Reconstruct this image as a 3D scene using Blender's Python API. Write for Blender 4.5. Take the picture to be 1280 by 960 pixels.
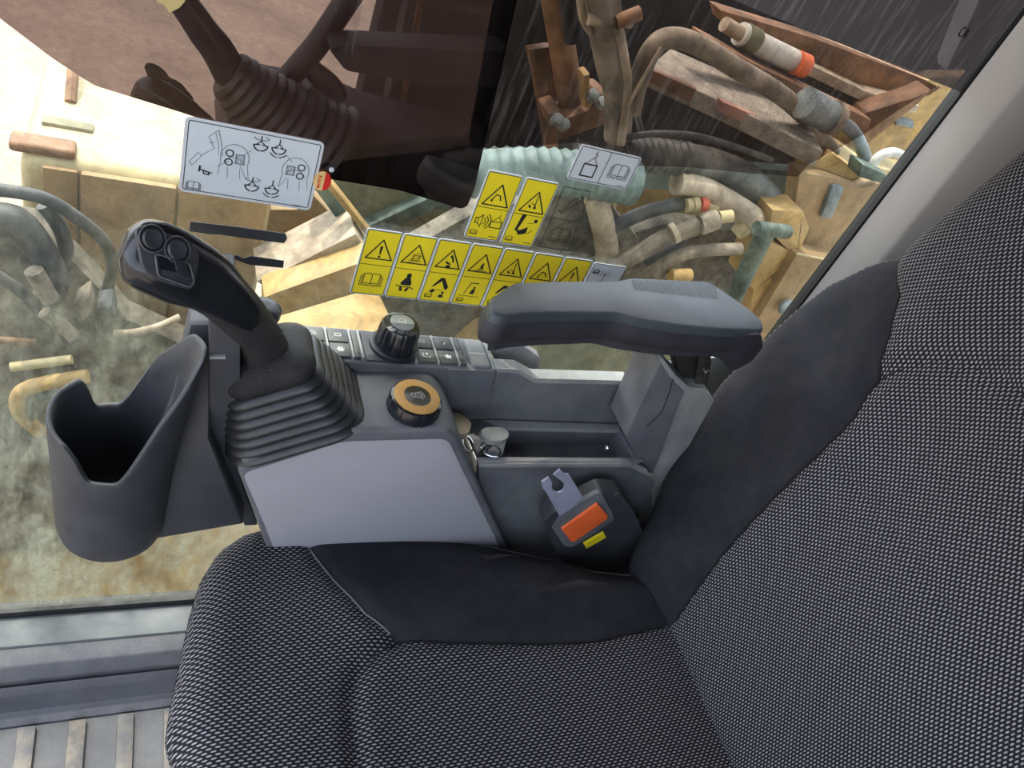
import bpy, bmesh, math, random
from mathutils import Vector, Matrix
random.seed(7)
for o in list(bpy.data.objects): bpy.data.objects.remove(o)
S = bpy.context.scene; COL = S.collection

# ------------------------------------------------------------------ camera, sky, sun, exposure
F = 940.0; CAMZ = 1.16; CAM = Vector((0, 0, CAMZ))
RIGHT = Vector((0.89047025, -0.28899, 0.35149327))      # camera axes in the world
DOWN = Vector((0.04909836, -0.70691338, -0.70559396))
FWD = Vector((0.45238489, 0.64556817, -0.6152964))
cd = bpy.data.cameras.new('camera'); cd.sensor_width = 36; cd.lens = F/1280*36; cd.clip_start = .01; cd.clip_end = 200
cam = bpy.data.objects.new('camera', cd); COL.objects.link(cam)
m = Matrix((RIGHT, -DOWN, -FWD)).transposed().to_4x4(); m.translation = CAM
cam.matrix_world = m; S.camera = cam
w = bpy.data.worlds.new('sky'); S.world = w; w.use_nodes = True
wn = w.node_tree.nodes; bg = wn['Background']
sk = wn.new('ShaderNodeTexSky'); sk.sky_type = 'NISHITA'; sk.sun_disc = False; sk.sun_elevation = math.radians(60); sk.sun_rotation = math.radians(-25)
sk.dust_density = 2.5
hs = wn.new('ShaderNodeHueSaturation'); hs.inputs['Saturation'].default_value = .45
w.node_tree.links.new(sk.outputs[0], hs.inputs['Color']); w.node_tree.links.new(hs.outputs[0], bg.inputs[0]); bg.inputs[1].default_value = .50
sl = bpy.data.lights.new('sun', 'SUN'); sl.energy = 2.3; sl.angle = math.radians(.55); sl.color = (1, .94, .84)
sun = bpy.data.objects.new('sun', sl); COL.objects.link(sun)
SUNDIR = Vector((-.20, .30, .93)).normalized()
sun.rotation_euler = SUNDIR.to_track_quat('Z', 'Y').to_euler()
S.view_settings.view_transform = 'Standard'; S.view_settings.look = 'None'; S.view_settings.gamma = 1
S.view_settings.exposure = .55
S.cycles.transparent_max_bounces = 24; S.cycles.max_bounces = 8

# ------------------------------------------------------------------ helpers: a sight line cut with a plane gives a point in the cab
def ray(px, py): return RIGHT*(px-640) + DOWN*(py-480) + FWD*F
def onY(px, py, v): r = ray(px, py); return CAM + r*(v/r.y)
def onX(px, py, v): r = ray(px, py); return CAM + r*(v/r.x)
def onZ(px, py, v): r = ray(px, py); return CAM + r*((v-CAMZ)/r.z)
def pxm(px, py, y): return y/ray(px, py).y      # metres per pixel at that depth

# ------------------------------------------------------------------ materials
def mat(name, col, rough=.6, metal=0, var=.15, vs=30, bump=0, bs=300, col2=None, spec=.5, dust=0, dustcol=(.42,.40,.35), coat=0, grime=0):
    mt = bpy.data.materials.new(name); mt.use_nodes = True
    nt = mt.node_tree; N = nt.nodes; L = nt.links; b = N['Principled BSDF']
    tc = N.new('ShaderNodeTexCoord')
    b.inputs['Roughness'].default_value = rough; b.inputs['Metallic'].default_value = metal
    b.inputs['Specular IOR Level'].default_value = spec; b.inputs['Coat Weight'].default_value = coat
    n1 = N.new('ShaderNodeTexNoise'); n1.inputs['Scale'].default_value = vs; n1.inputs['Detail'].default_value = 6
    L.new(tc.outputs['Object'], n1.inputs['Vector'])
    rp = N.new('ShaderNodeValToRGB'); e = rp.color_ramp.elements
    c2 = col2 or tuple(max(0, c*(1-var*1.6)) for c in col)
    e[0].position = .32; e[0].color = (*c2, 1); e[1].position = .68; e[1].color = (*tuple(min(1, c*(1+var*.5)) for c in col), 1)
    L.new(n1.outputs[0], rp.inputs[0]); out = rp.outputs[0]
    if dust:
        n3 = N.new('ShaderNodeTexNoise'); n3.inputs['Scale'].default_value = 14; n3.inputs['Detail'].default_value = 9; n3.inputs['Roughness'].default_value = .7
        L.new(tc.outputs['Object'], n3.inputs['Vector'])
        mr = N.new('ShaderNodeMapRange'); mr.inputs[1].default_value = .42; mr.inputs[2].default_value = .75; mr.inputs[4].default_value = dust
        L.new(n3.outputs[0], mr.inputs[0])
        mx = N.new('ShaderNodeMix'); mx.data_type = 'RGBA'; L.new(mr.outputs[0], mx.inputs[0]); L.new(out, mx.inputs[6]); mx.inputs[7].default_value = (*dustcol, 1)
        out = mx.outputs[2]
    if grime:      # caked dirt: fine, hard-edged darker and paler blotches
        ng = N.new('ShaderNodeTexNoise'); ng.inputs['Scale'].default_value = 16; ng.inputs['Detail'].default_value = 12; ng.inputs['Roughness'].default_value = .78; ng.inputs['Distortion'].default_value = .6
        L.new(tc.outputs['Object'], ng.inputs['Vector'])
        rg = N.new('ShaderNodeValToRGB'); g = rg.color_ramp.elements; g[0].position = .36; lo_ = 1-grime; g[0].color = (lo_, lo_*.97, lo_*.93, 1); g[1].position = .66; hi_ = 1+grime*.5; g[1].color = (hi_, hi_, hi_*.97, 1)
        g2 = g.new(.5); g2.color = (1-grime*.35, 1-grime*.37, 1-grime*.4, 1)
        L.new(ng.outputs[0], rg.inputs[0]); mg = N.new('ShaderNodeMix'); mg.data_type = 'RGBA'; mg.blend_type = 'MULTIPLY'; mg.inputs[0].default_value = 1; L.new(out, mg.inputs[6]); L.new(rg.outputs[0], mg.inputs[7]); out = mg.outputs[2]
    L.new(out, b.inputs['Base Color'])
    if bump:
        n2 = N.new('ShaderNodeTexNoise'); n2.inputs['Scale'].default_value = bs; n2.inputs['Detail'].default_value = 3
        L.new(tc.outputs['Object'], n2.inputs['Vector'])
        bp = N.new('ShaderNodeBump'); bp.inputs['Strength'].default_value = bump; bp.inputs['Distance'].default_value = .002
        L.new(n2.outputs[0], bp.inputs['Height']); L.new(bp.outputs[0], b.inputs['Normal'])
    return mt

def mesh_fabric():
    mt = bpy.data.materials.new('woven_seat_fabric'); mt.use_nodes = True
    nt = mt.node_tree; N = nt.nodes; L = nt.links; b = N['Principled BSDF']; b.inputs['Roughness'].default_value = .9
    b.inputs['Specular IOR Level'].default_value = .2
    uv = N.new('ShaderNodeUVMap'); sp = N.new('ShaderNodeSeparateXYZ'); L.new(uv.outputs[0], sp.inputs[0])
    def M(op, a, bb=None, c=None):
        n = N.new('ShaderNodeMath'); n.operation = op
        for i, v in enumerate((a, bb, c)):
            if v is None: continue
            if isinstance(v, (int, float)): n.inputs[i].default_value = v
            else: L.new(v, n.inputs[i])
        return n.outputs[0]
    vv = M('DIVIDE', sp.outputs[1], .0029); row = M('FLOOR', vv)
    uu = M('ADD', M('DIVIDE', sp.outputs[0], .0056), M('MULTIPLY', row, .5))
    fu = M('ABSOLUTE', M('SUBTRACT', M('FRACT', uu), .5)); fv = M('ABSOLUTE', M('SUBTRACT', M('FRACT', vv), .5))
    e = M('ADD', M('POWER', M('DIVIDE', fu, .31), 2.6), M('POWER', M('DIVIDE', fv, .25), 2.6))
    mr = N.new('ShaderNodeMapRange'); mr.inputs[1].default_value = 1.25; mr.inputs[2].default_value = .55; L.new(e, mr.inputs[0])
    ns = N.new('ShaderNodeTexNoise'); ns.inputs['Scale'].default_value = 200; L.new(uv.outputs[0], ns.inputs[0])
    ms = M('MULTIPLY', mr.outputs[0], M('ADD', M('MULTIPLY', ns.outputs[0], 1.1), .4))
    mx = N.new('ShaderNodeMix'); mx.data_type = 'RGBA'; L.new(ms, mx.inputs[0])
    mx.inputs[6].default_value = (.017, .017, .023, 1); mx.inputs[7].default_value = (.38, .37, .39, 1)
    L.new(mx.outputs[2], b.inputs['Base Color'])
    bp = N.new('ShaderNodeBump'); bp.inputs['Strength'].default_value = .5; bp.inputs['Distance'].default_value = .001
    L.new(mr.outputs[0], bp.inputs['Height']); L.new(bp.outputs[0], b.inputs['Normal'])
    return mt

def glass_mat(name, tint, refl, gcol=(1,1,1), dust=None, scratch=0, grough=.0, haze=0):
    """thin see-through sheet: transparent + mirror, with dust and scratches as matter on it"""
    mt = bpy.data.materials.new(name); mt.use_nodes = True
    nt = mt.node_tree; N = nt.nodes; L = nt.links; N.remove(N['Principled BSDF']); out = N['Material Output']
    tr = N.new('ShaderNodeBsdfTransparent'); tr.inputs[0].default_value = (*tint, 1)
    gl = N.new('ShaderNodeBsdfGlossy'); gl.inputs[0].default_value = (*gcol, 1); gl.inputs[1].default_value = grough
    mx = N.new('ShaderNodeMixShader'); mx.inputs[0].default_value = refl
    L.new(tr.outputs[0], mx.inputs[1]); L.new(gl.outputs[0], mx.inputs[2]); cur = mx.outputs[0]
    tc = N.new('ShaderNodeTexCoord')
    if dust:
        amt, col, slope = dust
        n = N.new('ShaderNodeTexNoise'); n.inputs['Scale'].default_value = 9; n.inputs['Detail'].default_value = 10; n.inputs['Roughness'].default_value = .72
        mp = N.new('ShaderNodeMapping'); mp.inputs['Scale'].default_value = (1.6, 1, .8); L.new(tc.outputs['Object'], mp.inputs[0]); L.new(mp.outputs[0], n.inputs['Vector'])
        mr = N.new('ShaderNodeMapRange'); mr.inputs[1].default_value = .40; mr.inputs[2].default_value = .66; mr.inputs[4].default_value = 1; L.new(n.outputs[0], mr.inputs[0])
        sp = N.new('ShaderNodeSeparateXYZ'); L.new(tc.outputs['Object'], sp.inputs[0])
        g = N.new('ShaderNodeMapRange'); g.inputs[1].default_value = slope[0]; g.inputs[2].default_value = slope[1]; g.inputs[3].default_value = slope[2]; g.inputs[4].default_value = slope[3]
        L.new(sp.outputs[2], g.inputs[0])
        gx = N.new('ShaderNodeMapRange'); gx.inputs[1].default_value = .0; gx.inputs[2].default_value = .25; gx.inputs[3].default_value = 1; gx.inputs[4].default_value = .45; L.new(sp.outputs[0], gx.inputs[0])
        k = N.new('ShaderNodeMath'); k.operation = 'MULTIPLY'; L.new(mr.outputs[0], k.inputs[0]); L.new(g.outputs[0], k.inputs[1])
        nf = N.new('ShaderNodeTexNoise'); nf.inputs['Scale'].default_value = 95; nf.inputs['Detail'].default_value = 8; nf.inputs['Roughness'].default_value = .75
        mpf = N.new('ShaderNodeMapping'); mpf.inputs['Scale'].default_value = (1.5, 1, .7); mpf.inputs['Rotation'].default_value = (0, .15, 0); L.new(tc.outputs['Object'], mpf.inputs[0]); L.new(mpf.outputs[0], nf.inputs['Vector'])
        mf = N.new('ShaderNodeMapRange'); mf.inputs[1].default_value = .3; mf.inputs[2].default_value = .7; mf.inputs[3].default_value = .1; mf.inputs[4].default_value = 1.9; L.new(nf.outputs[0], mf.inputs[0])
        kf = N.new('ShaderNodeMath'); kf.operation = 'MULTIPLY'; L.new(k.outputs[0], kf.inputs[0]); L.new(mf.outputs[0], kf.inputs[1]); k = kf
        k3 = N.new('ShaderNodeMath'); k3.operation = 'MULTIPLY'; L.new(k.outputs[0], k3.inputs[0]); L.new(gx.outputs[0], k3.inputs[1])
        k2 = N.new('ShaderNodeMath'); k2.operation = 'MULTIPLY'; L.new(k3.outputs[0], k2.inputs[0]); k2.inputs[1].default_value = amt; k2.use_clamp = True
        di = N.new('ShaderNodeBsdfDiffuse'); di.inputs[0].default_value = (*col, 1)
        tl = N.new('ShaderNodeBsdfTranslucent'); tl.inputs[0].default_value = (*col, 1)
        m2 = N.new('ShaderNodeMixShader'); m2.inputs[0].default_value = .5; L.new(di.outputs[0], m2.inputs[1]); L.new(tl.outputs[0], m2.inputs[2])
        m3 = N.new('ShaderNodeMixShader'); L.new(k2.outputs[0], m3.inputs[0]); L.new(cur, m3.inputs[1]); L.new(m2.outputs[0], m3.inputs[2]); cur = m3.outputs[0]
    if scratch:
        n = N.new('ShaderNodeTexNoise'); n.inputs['Scale'].default_value = 30; n.inputs['Detail'].default_value = 4
        mp = N.new('ShaderNodeMapping'); mp.inputs['Scale'].default_value = (6, 1, .5); mp.inputs['Rotation'].default_value = (0, .5, 0)
        L.new(tc.outputs['Object'], mp.inputs[0]); L.new(mp.outputs[0], n.inputs['Vector'])
        mr = N.new('ShaderNodeMapRange'); mr.inputs[1].default_value = .50; mr.inputs[2].default_value = .74; mr.inputs[3].default_value = haze; mr.inputs[4].default_value = scratch+haze; L.new(n.outputs[0], mr.inputs[0])
        di = N.new('ShaderNodeBsdfDiffuse'); di.inputs[0].default_value = (.45, .42, .44, 1)
        m4 = N.new('ShaderNodeMixShader'); L.new(mr.outputs[0], m4.inputs[0]); L.new(cur, m4.inputs[1]); L.new(di.outputs[0], m4.inputs[2]); cur = m4.outputs[0]
    L.new(cur, out.inputs[0]); return mt

fabric = mesh_fabric()
blackcloth = mat('plain_black_cloth', (.022, .023, .030), .85, var=.1, vs=60, bump=.1, bs=900, dust=.04, spec=.2)
piping_m = mat('grey_stitching', (.22, .22, .22), .8)
blkpiping = mat('black_piping', (.006, .006, .008), .9)
plastic = mat('console_grey_plastic', (.125, .132, .150), .5, var=.12, bump=.12, bs=900, dust=.45, dustcol=(.27, .275, .27))
plastic_lt = mat('dusty_and_sunlit_grey_plastic', (.26, .27, .275), .6, var=.12, bump=.1, bs=900, dust=.6, dustcol=(.42, .42, .38))  # dust on the edges, plus sunlight put into the rear base
plastic_dk = mat('charcoal_plastic', (.040, .043, .052), .5, var=.15, bump=.1, bs=900, dust=.16, dustcol=(.14, .14, .15))
greypanel = mat('pale_grey_panel', (.37, .37, .41), .5, var=.05, vs=8, bump=.05)
rubber = mat('black_rubber', (.022, .024, .028), .38, var=.2, bump=.05, dust=.14, dustcol=(.14, .145, .14), spec=.6)
grain = mat('leather_grain_rubber', (.020, .020, .023), .45, bump=.9, bs=800, dust=.10, dustcol=(.15, .14, .11))
gloss = mat('glossy_black_plastic', (.012, .014, .018), .22, var=.1, spec=.6)
satin = mat('satin_black_plastic', (.017, .019, .024), .34, var=.1)
btn_m = mat('thumb_switch_black', (.045, .048, .058), .33, var=.05)
btn_line = mat('button_rim_grey', (.13, .13, .15), .35)
armtop = mat('skylit_armrest_vinyl', (.062, .075, .090), .45, var=.15, vs=20, bump=.15, bs=1200, dust=.1, dustcol=(.16, .17, .18))  # bluer and paler than the side pad: sky light put into the colour
armside = mat('armrest_side_foam', (.036, .036, .045), .6, bump=.2, bs=1200, dust=.1, dustcol=(.1, .1, .11))
switchm = mat('switch_grey_black', (.05, .056, .058), .5, var=.2, dust=.75, dustcol=(.20, .215, .19))
white = mat('icon_white', (.72, .72, .70), .6)
orange = mat('orange_plastic', (.95, .16, .04), .45, var=.08)
dialor = mat('dial_orange_ring', (.50, .27, .07), .5, var=.1, dust=.2, dustcol=(.45, .35, .2))
steel = mat('brushed_steel', (.38, .39, .52), .45, metal=.15, var=.08)
darkmet = mat('dark_greased_metal', (.05, .048, .045), .45, metal=.5, var=.4, dust=.3, dustcol=(.3, .28, .22))
chrome = mat('chrome', (.6, .6, .6), .2, metal=1)
khaki = mat('khaki_plastic', (.34, .29, .20), .7, var=.15, dust=.4, dustcol=(.45, .4, .3))
keygrey = mat('key_head_grey', (.16, .18, .18), .6, var=.2, dust=.6, dustcol=(.3, .31, .29))
decw = mat('decal_white', (.66, .70, .74), .5, var=.03)
decb = mat('decal_pale_blue_face', (.66, .73, .78), .5, var=.03)
decy = mat('decal_yellow', (.95, .76, .02), .45, var=.05)
ink = mat('black_ink', (.015, .015, .018), .5)
inkg = mat('grey_ink', (.20, .22, .26), .6)
redp = mat('red_sticker', (.75, .03, .02), .4)
creamp = mat('cream_sticker', (.88, .62, .25), .5)
tapeb = mat('charcoal_tape', (.04, .042, .05), .6, dust=.1)
yelpaper = mat('torn_yellow_paper', (.62, .50, .22), .8)
floor_m = mat('grey_rubber_mat', (.085, .088, .105), .55, var=.2, vs=12, bump=.25, bs=300, dust=.30, dustcol=(.19, .185, .18))
rib_m = mat('dusty_mat_rib', (.11, .11, .12), .6, var=.2, vs=12, bump=.25, bs=300, dust=.85, dustcol=(.36, .29, .20))
ledge_m = mat('dusty_sill_plastic', (.125, .14, .145), .55, var=.15, vs=10, bump=.12, dust=.4, dustcol=(.26, .27, .26))
seal_m = mat('black_window_seal', (.008, .010, .012), .5)
pillar_m = mat('warm_grey_pillar_trim', (.60, .565, .53), .6, var=.05, vs=6, bump=.08, bs=900)
dark_lining = mat('dark_cab_lining', (.03, .03, .033), .9)
ground_m = mat('sandy_ground', (.38, .31, .24), .95, var=.18, vs=1.5, bump=.6, bs=30, dust=.3, dustcol=(.46, .39, .31), grime=0.25)
yel_m = mat('machine_yellow', (.52, .33, .10), .6, var=.18, vs=5, bump=.05, dust=.75, dustcol=(.40, .29, .17), grime=0.5)
cream_m = mat('cream_paint', (.52, .42, .22), .6, var=.1, vs=4, dust=.5, dustcol=(.60, .51, .34), grime=0.3)
brn_m = mat('rusty_brown_paint', (.30, .145, .06), .65, var=.35, vs=12, dust=.6, dustcol=(.30, .20, .13), grime=0.7)
olive_m = mat('olive_dusty_panel', (.22, .21, .12), .7, var=.2, vs=6, dust=.4, dustcol=(.32, .31, .20), grime=0.5)
sage_m = mat('sage_green_paint', (.11, .165, .14), .7, var=.3, dust=.9, dustcol=(.26, .26, .18), grime=0.7)
hose_bk = mat('dusty_black_hose', (.05, .055, .06), .6, var=.3, dust=.6, dustcol=(.28, .27, .22), grime=0.7)
hose_lt = mat('dust_covered_hose', (.27, .22, .16), .8, var=.35, vs=25, dust=.9, dustcol=(.44, .38, .30), grime=0.65)
hose_tan = mat('sunbleached_pipe', (.46, .36, .25), .75, var=.25, dust=.9, dustcol=(.66, .58, .45), grime=0.5)
rib_hose_m = mat('pale_green_ribbed_hose', (.15, .215, .205), .6, var=.2, dust=.5, dustcol=(.27, .32, .28), grime=0.4)
dirt_m = mat('oily_dirt', (.17, .15, .115), .9, var=.5, vs=18, bump=1, bs=60, dust=.6, dustcol=(.34, .29, .21), grime=0.7)
white_m = mat('white_fitting', (.75, .73, .66), .5, var=.1, dust=.3, grime=0.4)
redfit = mat('red_fitting', (.55, .12, .06), .6)
bluegrey_m = mat('blue_grey_metal', (.20, .26, .28), .5, var=.2, dust=.6, grime=0.5)
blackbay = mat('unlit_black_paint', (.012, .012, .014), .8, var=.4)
tread_m = mat('anti_slip_tread', (.33, .29, .24), .9, var=.3, vs=60, bump=.9, bs=200, dust=.5, dustcol=(.45, .4, .32), grime=0.4)
glass_m = glass_mat('dusty_window_glass', (.965, .985, .965), .035, dust=(.29, (.46, .48, .37), (.05, .66, 2.0, .12)))
film_m = glass_mat('mirror_tint_film', (.17, .14, .14), .20, gcol=(1, .84, .80), scratch=.012)
film2_m = glass_mat('smoked_film', (.68, .63, .61), .03, scratch=.10)
film3_m = glass_mat('hazy_smoked_film', (.35, .33, .34), .02, scratch=.30, haze=.22)
khaki_pl = mat('brown_khaki_panel', (.38, .245, .11), .65, var=.2, vs=5, dust=.6, dustcol=(.36, .265, .16), grime=.4)
clear_m = glass_mat('clear_tape', (.88, .85, .85), .04, scratch=.12)

# ------------------------------------------------------------------ object helpers
def tag(o, label=None, cat=None, group=None, kind=None):
    if label: o['label'] = label
    if cat: o['category'] = cat
    if group: o['group'] = group
    if kind: o['kind'] = kind
    return o
def thing(name, label, cat, loc=(0, 0, 0), group=None, kind=None):
    o = bpy.data.objects.new(name, None); COL.objects.link(o); o.location = loc; o.empty_display_size = .02
    return tag(o, label, cat, group, kind)
def wloc(o):
    v = Vector((0, 0, 0))
    while o: v += Vector(o.location); o = o.parent
    return v
def obj(name, bm, m, parent=None, smooth=True, label=None, cat=None, group=None, kind=None, angle=38, center=True):
    me = bpy.data.meshes.new(name)
    bmesh.ops.recalc_face_normals(bm, faces=bm.faces)
    off = wloc(parent) if parent else Vector((0, 0, 0))
    loc = Vector((0, 0, 0))
    if not parent and center and len(bm.verts):
        xs = [v.co for v in bm.verts]; loc = Vector(((min(v.x for v in xs)+max(v.x for v in xs))/2, (min(v.y for v in xs)+max(v.y for v in xs))/2, min(v.z for v in xs)))
        off = loc
    for v in bm.verts: v.co -= off
    bm.to_mesh(me); bm.free()
    me.materials.append(m)
    if smooth:
        me.shade_smooth()
        try: me.set_sharp_from_angle(angle=math.radians(angle))
        except Exception: pass
    o = bpy.data.objects.new(name, me); COL.objects.link(o)
    if parent: o.parent = parent
    else: o.location = loc
    return tag(o, label, cat, group, kind)
def B(): return bmesh.new()
def prism(bm, pts, off, bev=0, seg=2):
    off = Vector(off); n0 = len(bm.verts)
    b2 = bmesh.new()
    vs = [b2.verts.new(Vector(p)) for p in pts]; f = b2.faces.new(vs)
    r = bmesh.ops.extrude_face_region(b2, geom=[f])
    for v in [g for g in r['geom'] if isinstance(g, bmesh.types.BMVert)]: v.co += off
    bmesh.ops.recalc_face_normals(b2, faces=b2.faces)
    if bev:
        bmesh.ops.bevel(b2, geom=list(b2.edges), offset=bev, segments=seg, affect='EDGES', profile=.6, clamp_overlap=True)
    join(bm, b2); return bm
def join(bm, b2):
    mp = {v: bm.verts.new(v.co) for v in b2.verts}
    for f in b2.faces:
        try: bm.faces.new([mp[v] for v in f.verts])
        except ValueError: pass
    b2.free()
def box(bm, a, b, bev=0, seg=2):
    x0, y0, z0 = a; x1, y1, z1 = b
    return prism(bm, [(x0, y0, z0), (x1, y0, z0), (x1, y1, z0), (x0, y1, z0)], (0, 0, z1-z0), bev, seg)
def rings(bm, rs, closed_ends=True):
    prev = None
    for k, r in enumerate(rs):
        vs = [bm.verts.new(p) for p in r]
        if prev:
            for i in range(len(vs)):
                j = (i+1) % len(vs); bm.faces.new((prev[i], prev[j], vs[j], vs[i]))
        elif closed_ends: bm.faces.new(vs[::-1])
        prev = vs
    if closed_ends: bm.faces.new(prev)
    return bm
def frame_of(t):
    t = Vector(t).normalized(); a = Vector((0, 0, 1)) if abs(t.z) < .9 else Vector((1, 0, 0))
    u = t.cross(a).normalized(); return u, t.cross(u).normalized()
def smoothpath(pts, sub=6):
    pts = [Vector(p) for p in pts]
    if len(pts) < 3: return pts
    P = [pts[0]*2-pts[1]]+pts+[pts[-1]*2-pts[-2]]; out = []
    for i in range(1, len(P)-2):
        for s in range(sub):
            t = s/sub; a, b, c, d = P[i-1], P[i], P[i+1], P[i+2]
            out.append(.5*((2*b)+(-a+c)*t+(2*a-5*b+4*c-d)*t*t+(-a+3*b-3*c+d)*t**3))
    out.append(pts[-1]); return out
def tube(bm, pts, r, n=14, sub=6, ribs=0, ribamp=.12):
    pts = smoothpath(pts, sub)
    if ribs:       # resample so that each rib gets a crest and a trough
        L = [0]
        for a, b in zip(pts, pts[1:]): L.append(L[-1]+(b-a).length)
        m_ = ribs*4; q = []
        for k in range(m_+1):
            d = L[-1]*k/m_; i = max(j for j in range(len(L)) if L[j] <= d+1e-9); i = min(i, len(pts)-2)
            q.append(pts[i].lerp(pts[i+1], (d-L[i])/max(1e-9, L[i+1]-L[i])))
        pts = q
    u = None; rs = []
    for k, p in enumerate(pts):
        t = (pts[min(k+1, len(pts)-1)]-pts[max(k-1, 0)]).normalized()
        if u is None: u, v = frame_of(t)
        else: u = (u-t*u.dot(t)).normalized(); v = t.cross(u)
        rr = r[0]+(r[1]-r[0])*k/(len(pts)-1) if isinstance(r, (tuple, list)) else r
        if ribs: rr *= 1+ribamp*(1 if k % 4 == 0 else (-.6 if k % 4 == 2 else .0))
        rs.append([p+u*math.cos(2*math.pi*i/n)*rr+v*math.sin(2*math.pi*i/n)*rr for i in range(n)])
    return rings(bm, rs)
def lathe(bm, prof, c, axis=(0, 0, 1), n=48, flute=None):
    c = Vector(c); ax = Vector(axis).normalized(); u, v = frame_of(ax); rs = []
    for r, h in prof:
        rr = max(r, 1e-5)
        rs.append([c+ax*h+(u*math.cos(2*math.pi*i/n)+v*math.sin(2*math.pi*i/n))*rr*(flute(i, h) if flute else 1) for i in range(n)])
    return rings(bm, rs)
def rrect(hx, hy, r, n=6):
    out = []
    for cx, cy, a0 in ((hx-r, hy-r, 0), (-hx+r, hy-r, 90), (-hx+r, -hy+r, 180), (hx-r, -hy+r, 270)):
        for k in range(n+1):
            a = math.radians(a0+90*k/n); out.append((cx+r*math.cos(a), cy+r*math.sin(a)))
    return out
def roundpoly(pts, r, n=4):
    out = []; pts = [Vector(p) for p in pts]
    for i, p in enumerate(pts):
        a = (pts[i-1]-p); b = (pts[(i+1) % len(pts)]-p); rr = min(r, a.length*.45, b.length*.45)
        A = p+a.normalized()*rr; Bq = p+b.normalized()*rr
        for k in range(n+1):
            t = k/n; out.append((1-t)**2*A+2*t*(1-t)*p+t*t*Bq)
    return out
def YP(px, y): return [onY(a, b, y) for a, b in px]
def ZP(px, z): return [onZ(a, b, z) for a, b in px]

# ================================================================== SETTING
GY = .62
def struct(name, bm, m, label=None, **k): return obj(name, bm, m, kind='structure', label=label, **k)
bm = B(); box(bm, (-40, -40, -1.3), (40, 40, -1.2)); struct('ground', bm, ground_m, 'pale sandy ground outside around the machine')
bm = B(); box(bm, (-.6, -.75, -.06), (1.1, .53, 0)); fl = struct('floor', bm, floor_m, 'grey rubber floor mat with raised ribs in the lower left corner')
for k in range(9):
    xx = -.345+.058*k+.004
    b2 = B(); box(b2, (xx, .1, -.004), (xx+.021, .505, .010), .003); o = obj('mat_rib', b2, rib_m, fl)
# sill: profile in y-z running along x
def sill(pr, name, m, x0=-.6, x1=1.1, bev=.002, **k):
    b_ = B(); prism(b_, [(x0, y, z) for y, z in pr], (x1-x0, 0, 0), bev); return struct(name, b_, m, **k)
sill([(.622, .095), (.635, .04), (.575, .04), (.575, .094), (.613, .099)], 'trim_1', ledge_m, label='dusty grey window sill ledge below the side glass')
sill([(.575, .09), (.575, -.02), (.53, -.02), (.541, .065), (.552, .084)], 'trim_2', floor_m, label='sloping grey kick panel between the sill and the floor mat')
sill([(.536, .062), (.536, -.02), (.515, -.02), (.509, .004), (.524, .012), (.530, .046)], 'trim_3', floor_m, label='turned-up edge of the grey floor mat along the kick panel')
# the outer wall below the window and the rear and roof shell
bm = B(); box(bm, (-.6, .625, -.1), (1.1, .64, .0)); struct('wall_right', bm, dark_lining)
bm = B(); box(bm, (1.04, -.72, -.0), (1.1, .70, 1.62)); struct('wall_rear', bm, dark_lining)
bm = B(); box(bm, (-.6, -.78, 1.62), (1.1, .72, 1.68)); struct('ceiling', bm, dark_lining)
bm = B(); box(bm, (.50, -.76, 0), (.60, -.68, 1.62), .01); struct('trim_4', bm, dark_lining)       # left door post
bm = B(); box(bm, (.60, -.76, 0), (1.04, -.72, 1.62)); struct('wall_left', bm, dark_lining)
bm = B(); prism(bm, [(.803, .628, -0.0), (.800, .617, 0), (.832, .5845, 0), (.95, .54, 0), (1.05, .53, 0), (1.05, .70, 0), (.925, .70, 0)], (0, 0, 1.62), .004, 3)
struct('trim_5', bm, pillar_m, 'warm grey moulded pillar trim between the window and the backrest')
bm = B(); box(bm, (-.62, .60, 0), (-.52, .70, 1.62), .01); struct('trim_6', bm, dark_lining)
bm = B(); box(bm, (-.6, .60, 1.42), (1.05, .70, 1.62), .005); struct('trim_7', bm, dark_lining)
# window
win = thing('window_1', None, None, (.1, GY, .1), kind='structure'); win['label'] = 'large dusty side window of the cab'
bm = B(); box(bm, (-.6, GY, .105), (.801, GY+.004, 1.45)); obj('glass_pane', bm, glass_m, win, smooth=False)
bm = B(); box(bm, (-.6, GY-.006, .092), (.802, GY+.010, .111), .001); obj('window_seal', bm, seal_m, win)
bm = B(); box(bm, (.7965, GY-.004, .105), (.803, GY+.010, 1.45), .0008); obj('window_seal', bm, seal_m, win)

# ================================================================== films, decals, tapes on the glass
def flat(bm, pts, th=.0003, bev=0): return prism(bm, pts, (0, th, 0), bev)
fy = GY-.0012
bm = B(); flat(bm, roundpoly(YP([(660, -60), (593, 236), (584, 258), (576, 261), (500, 238), (407, 223), (330, 176), (228, 141), (118, 107), (67, 74), (0, 23), (-60, -25)], fy)+[Vector((-.58, fy, .93)), Vector((-.58, fy, 1.415)), Vector((.262, fy, 1.415))], .004))
obj('mirror_film', bm, film_m, None, False, 'reddish mirror tint film on the upper left of the window glass', 'window film')
bm = B(); flat(bm, YP([(655, -60), (604, 187), (722, 178), (794, 207), (860, 209), (930, 216), (997, 221), (1012, 205), (1040, 190), (1080, 168), (1120, 140), (1172, 108), (1150, 97), (884, -13)], fy)+[Vector((.50, fy, 1.415)), Vector((.264, fy, 1.415))])
obj('smoked_film', bm, film2_m, None, False, 'smoked transparent film over the pipes at the upper middle of the window', 'window film')
bm = B(); flat(bm, YP([(886, -13), (1150, 95), (1211, 119)], fy)+[Vector((.795, fy, 1.415)), Vector((.502, fy, 1.415))])
obj('hazy_film', bm, film3_m, None, False, 'scratched hazy grey film at the top right corner of the window', 'window film')
DY = GY-.0022
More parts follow.
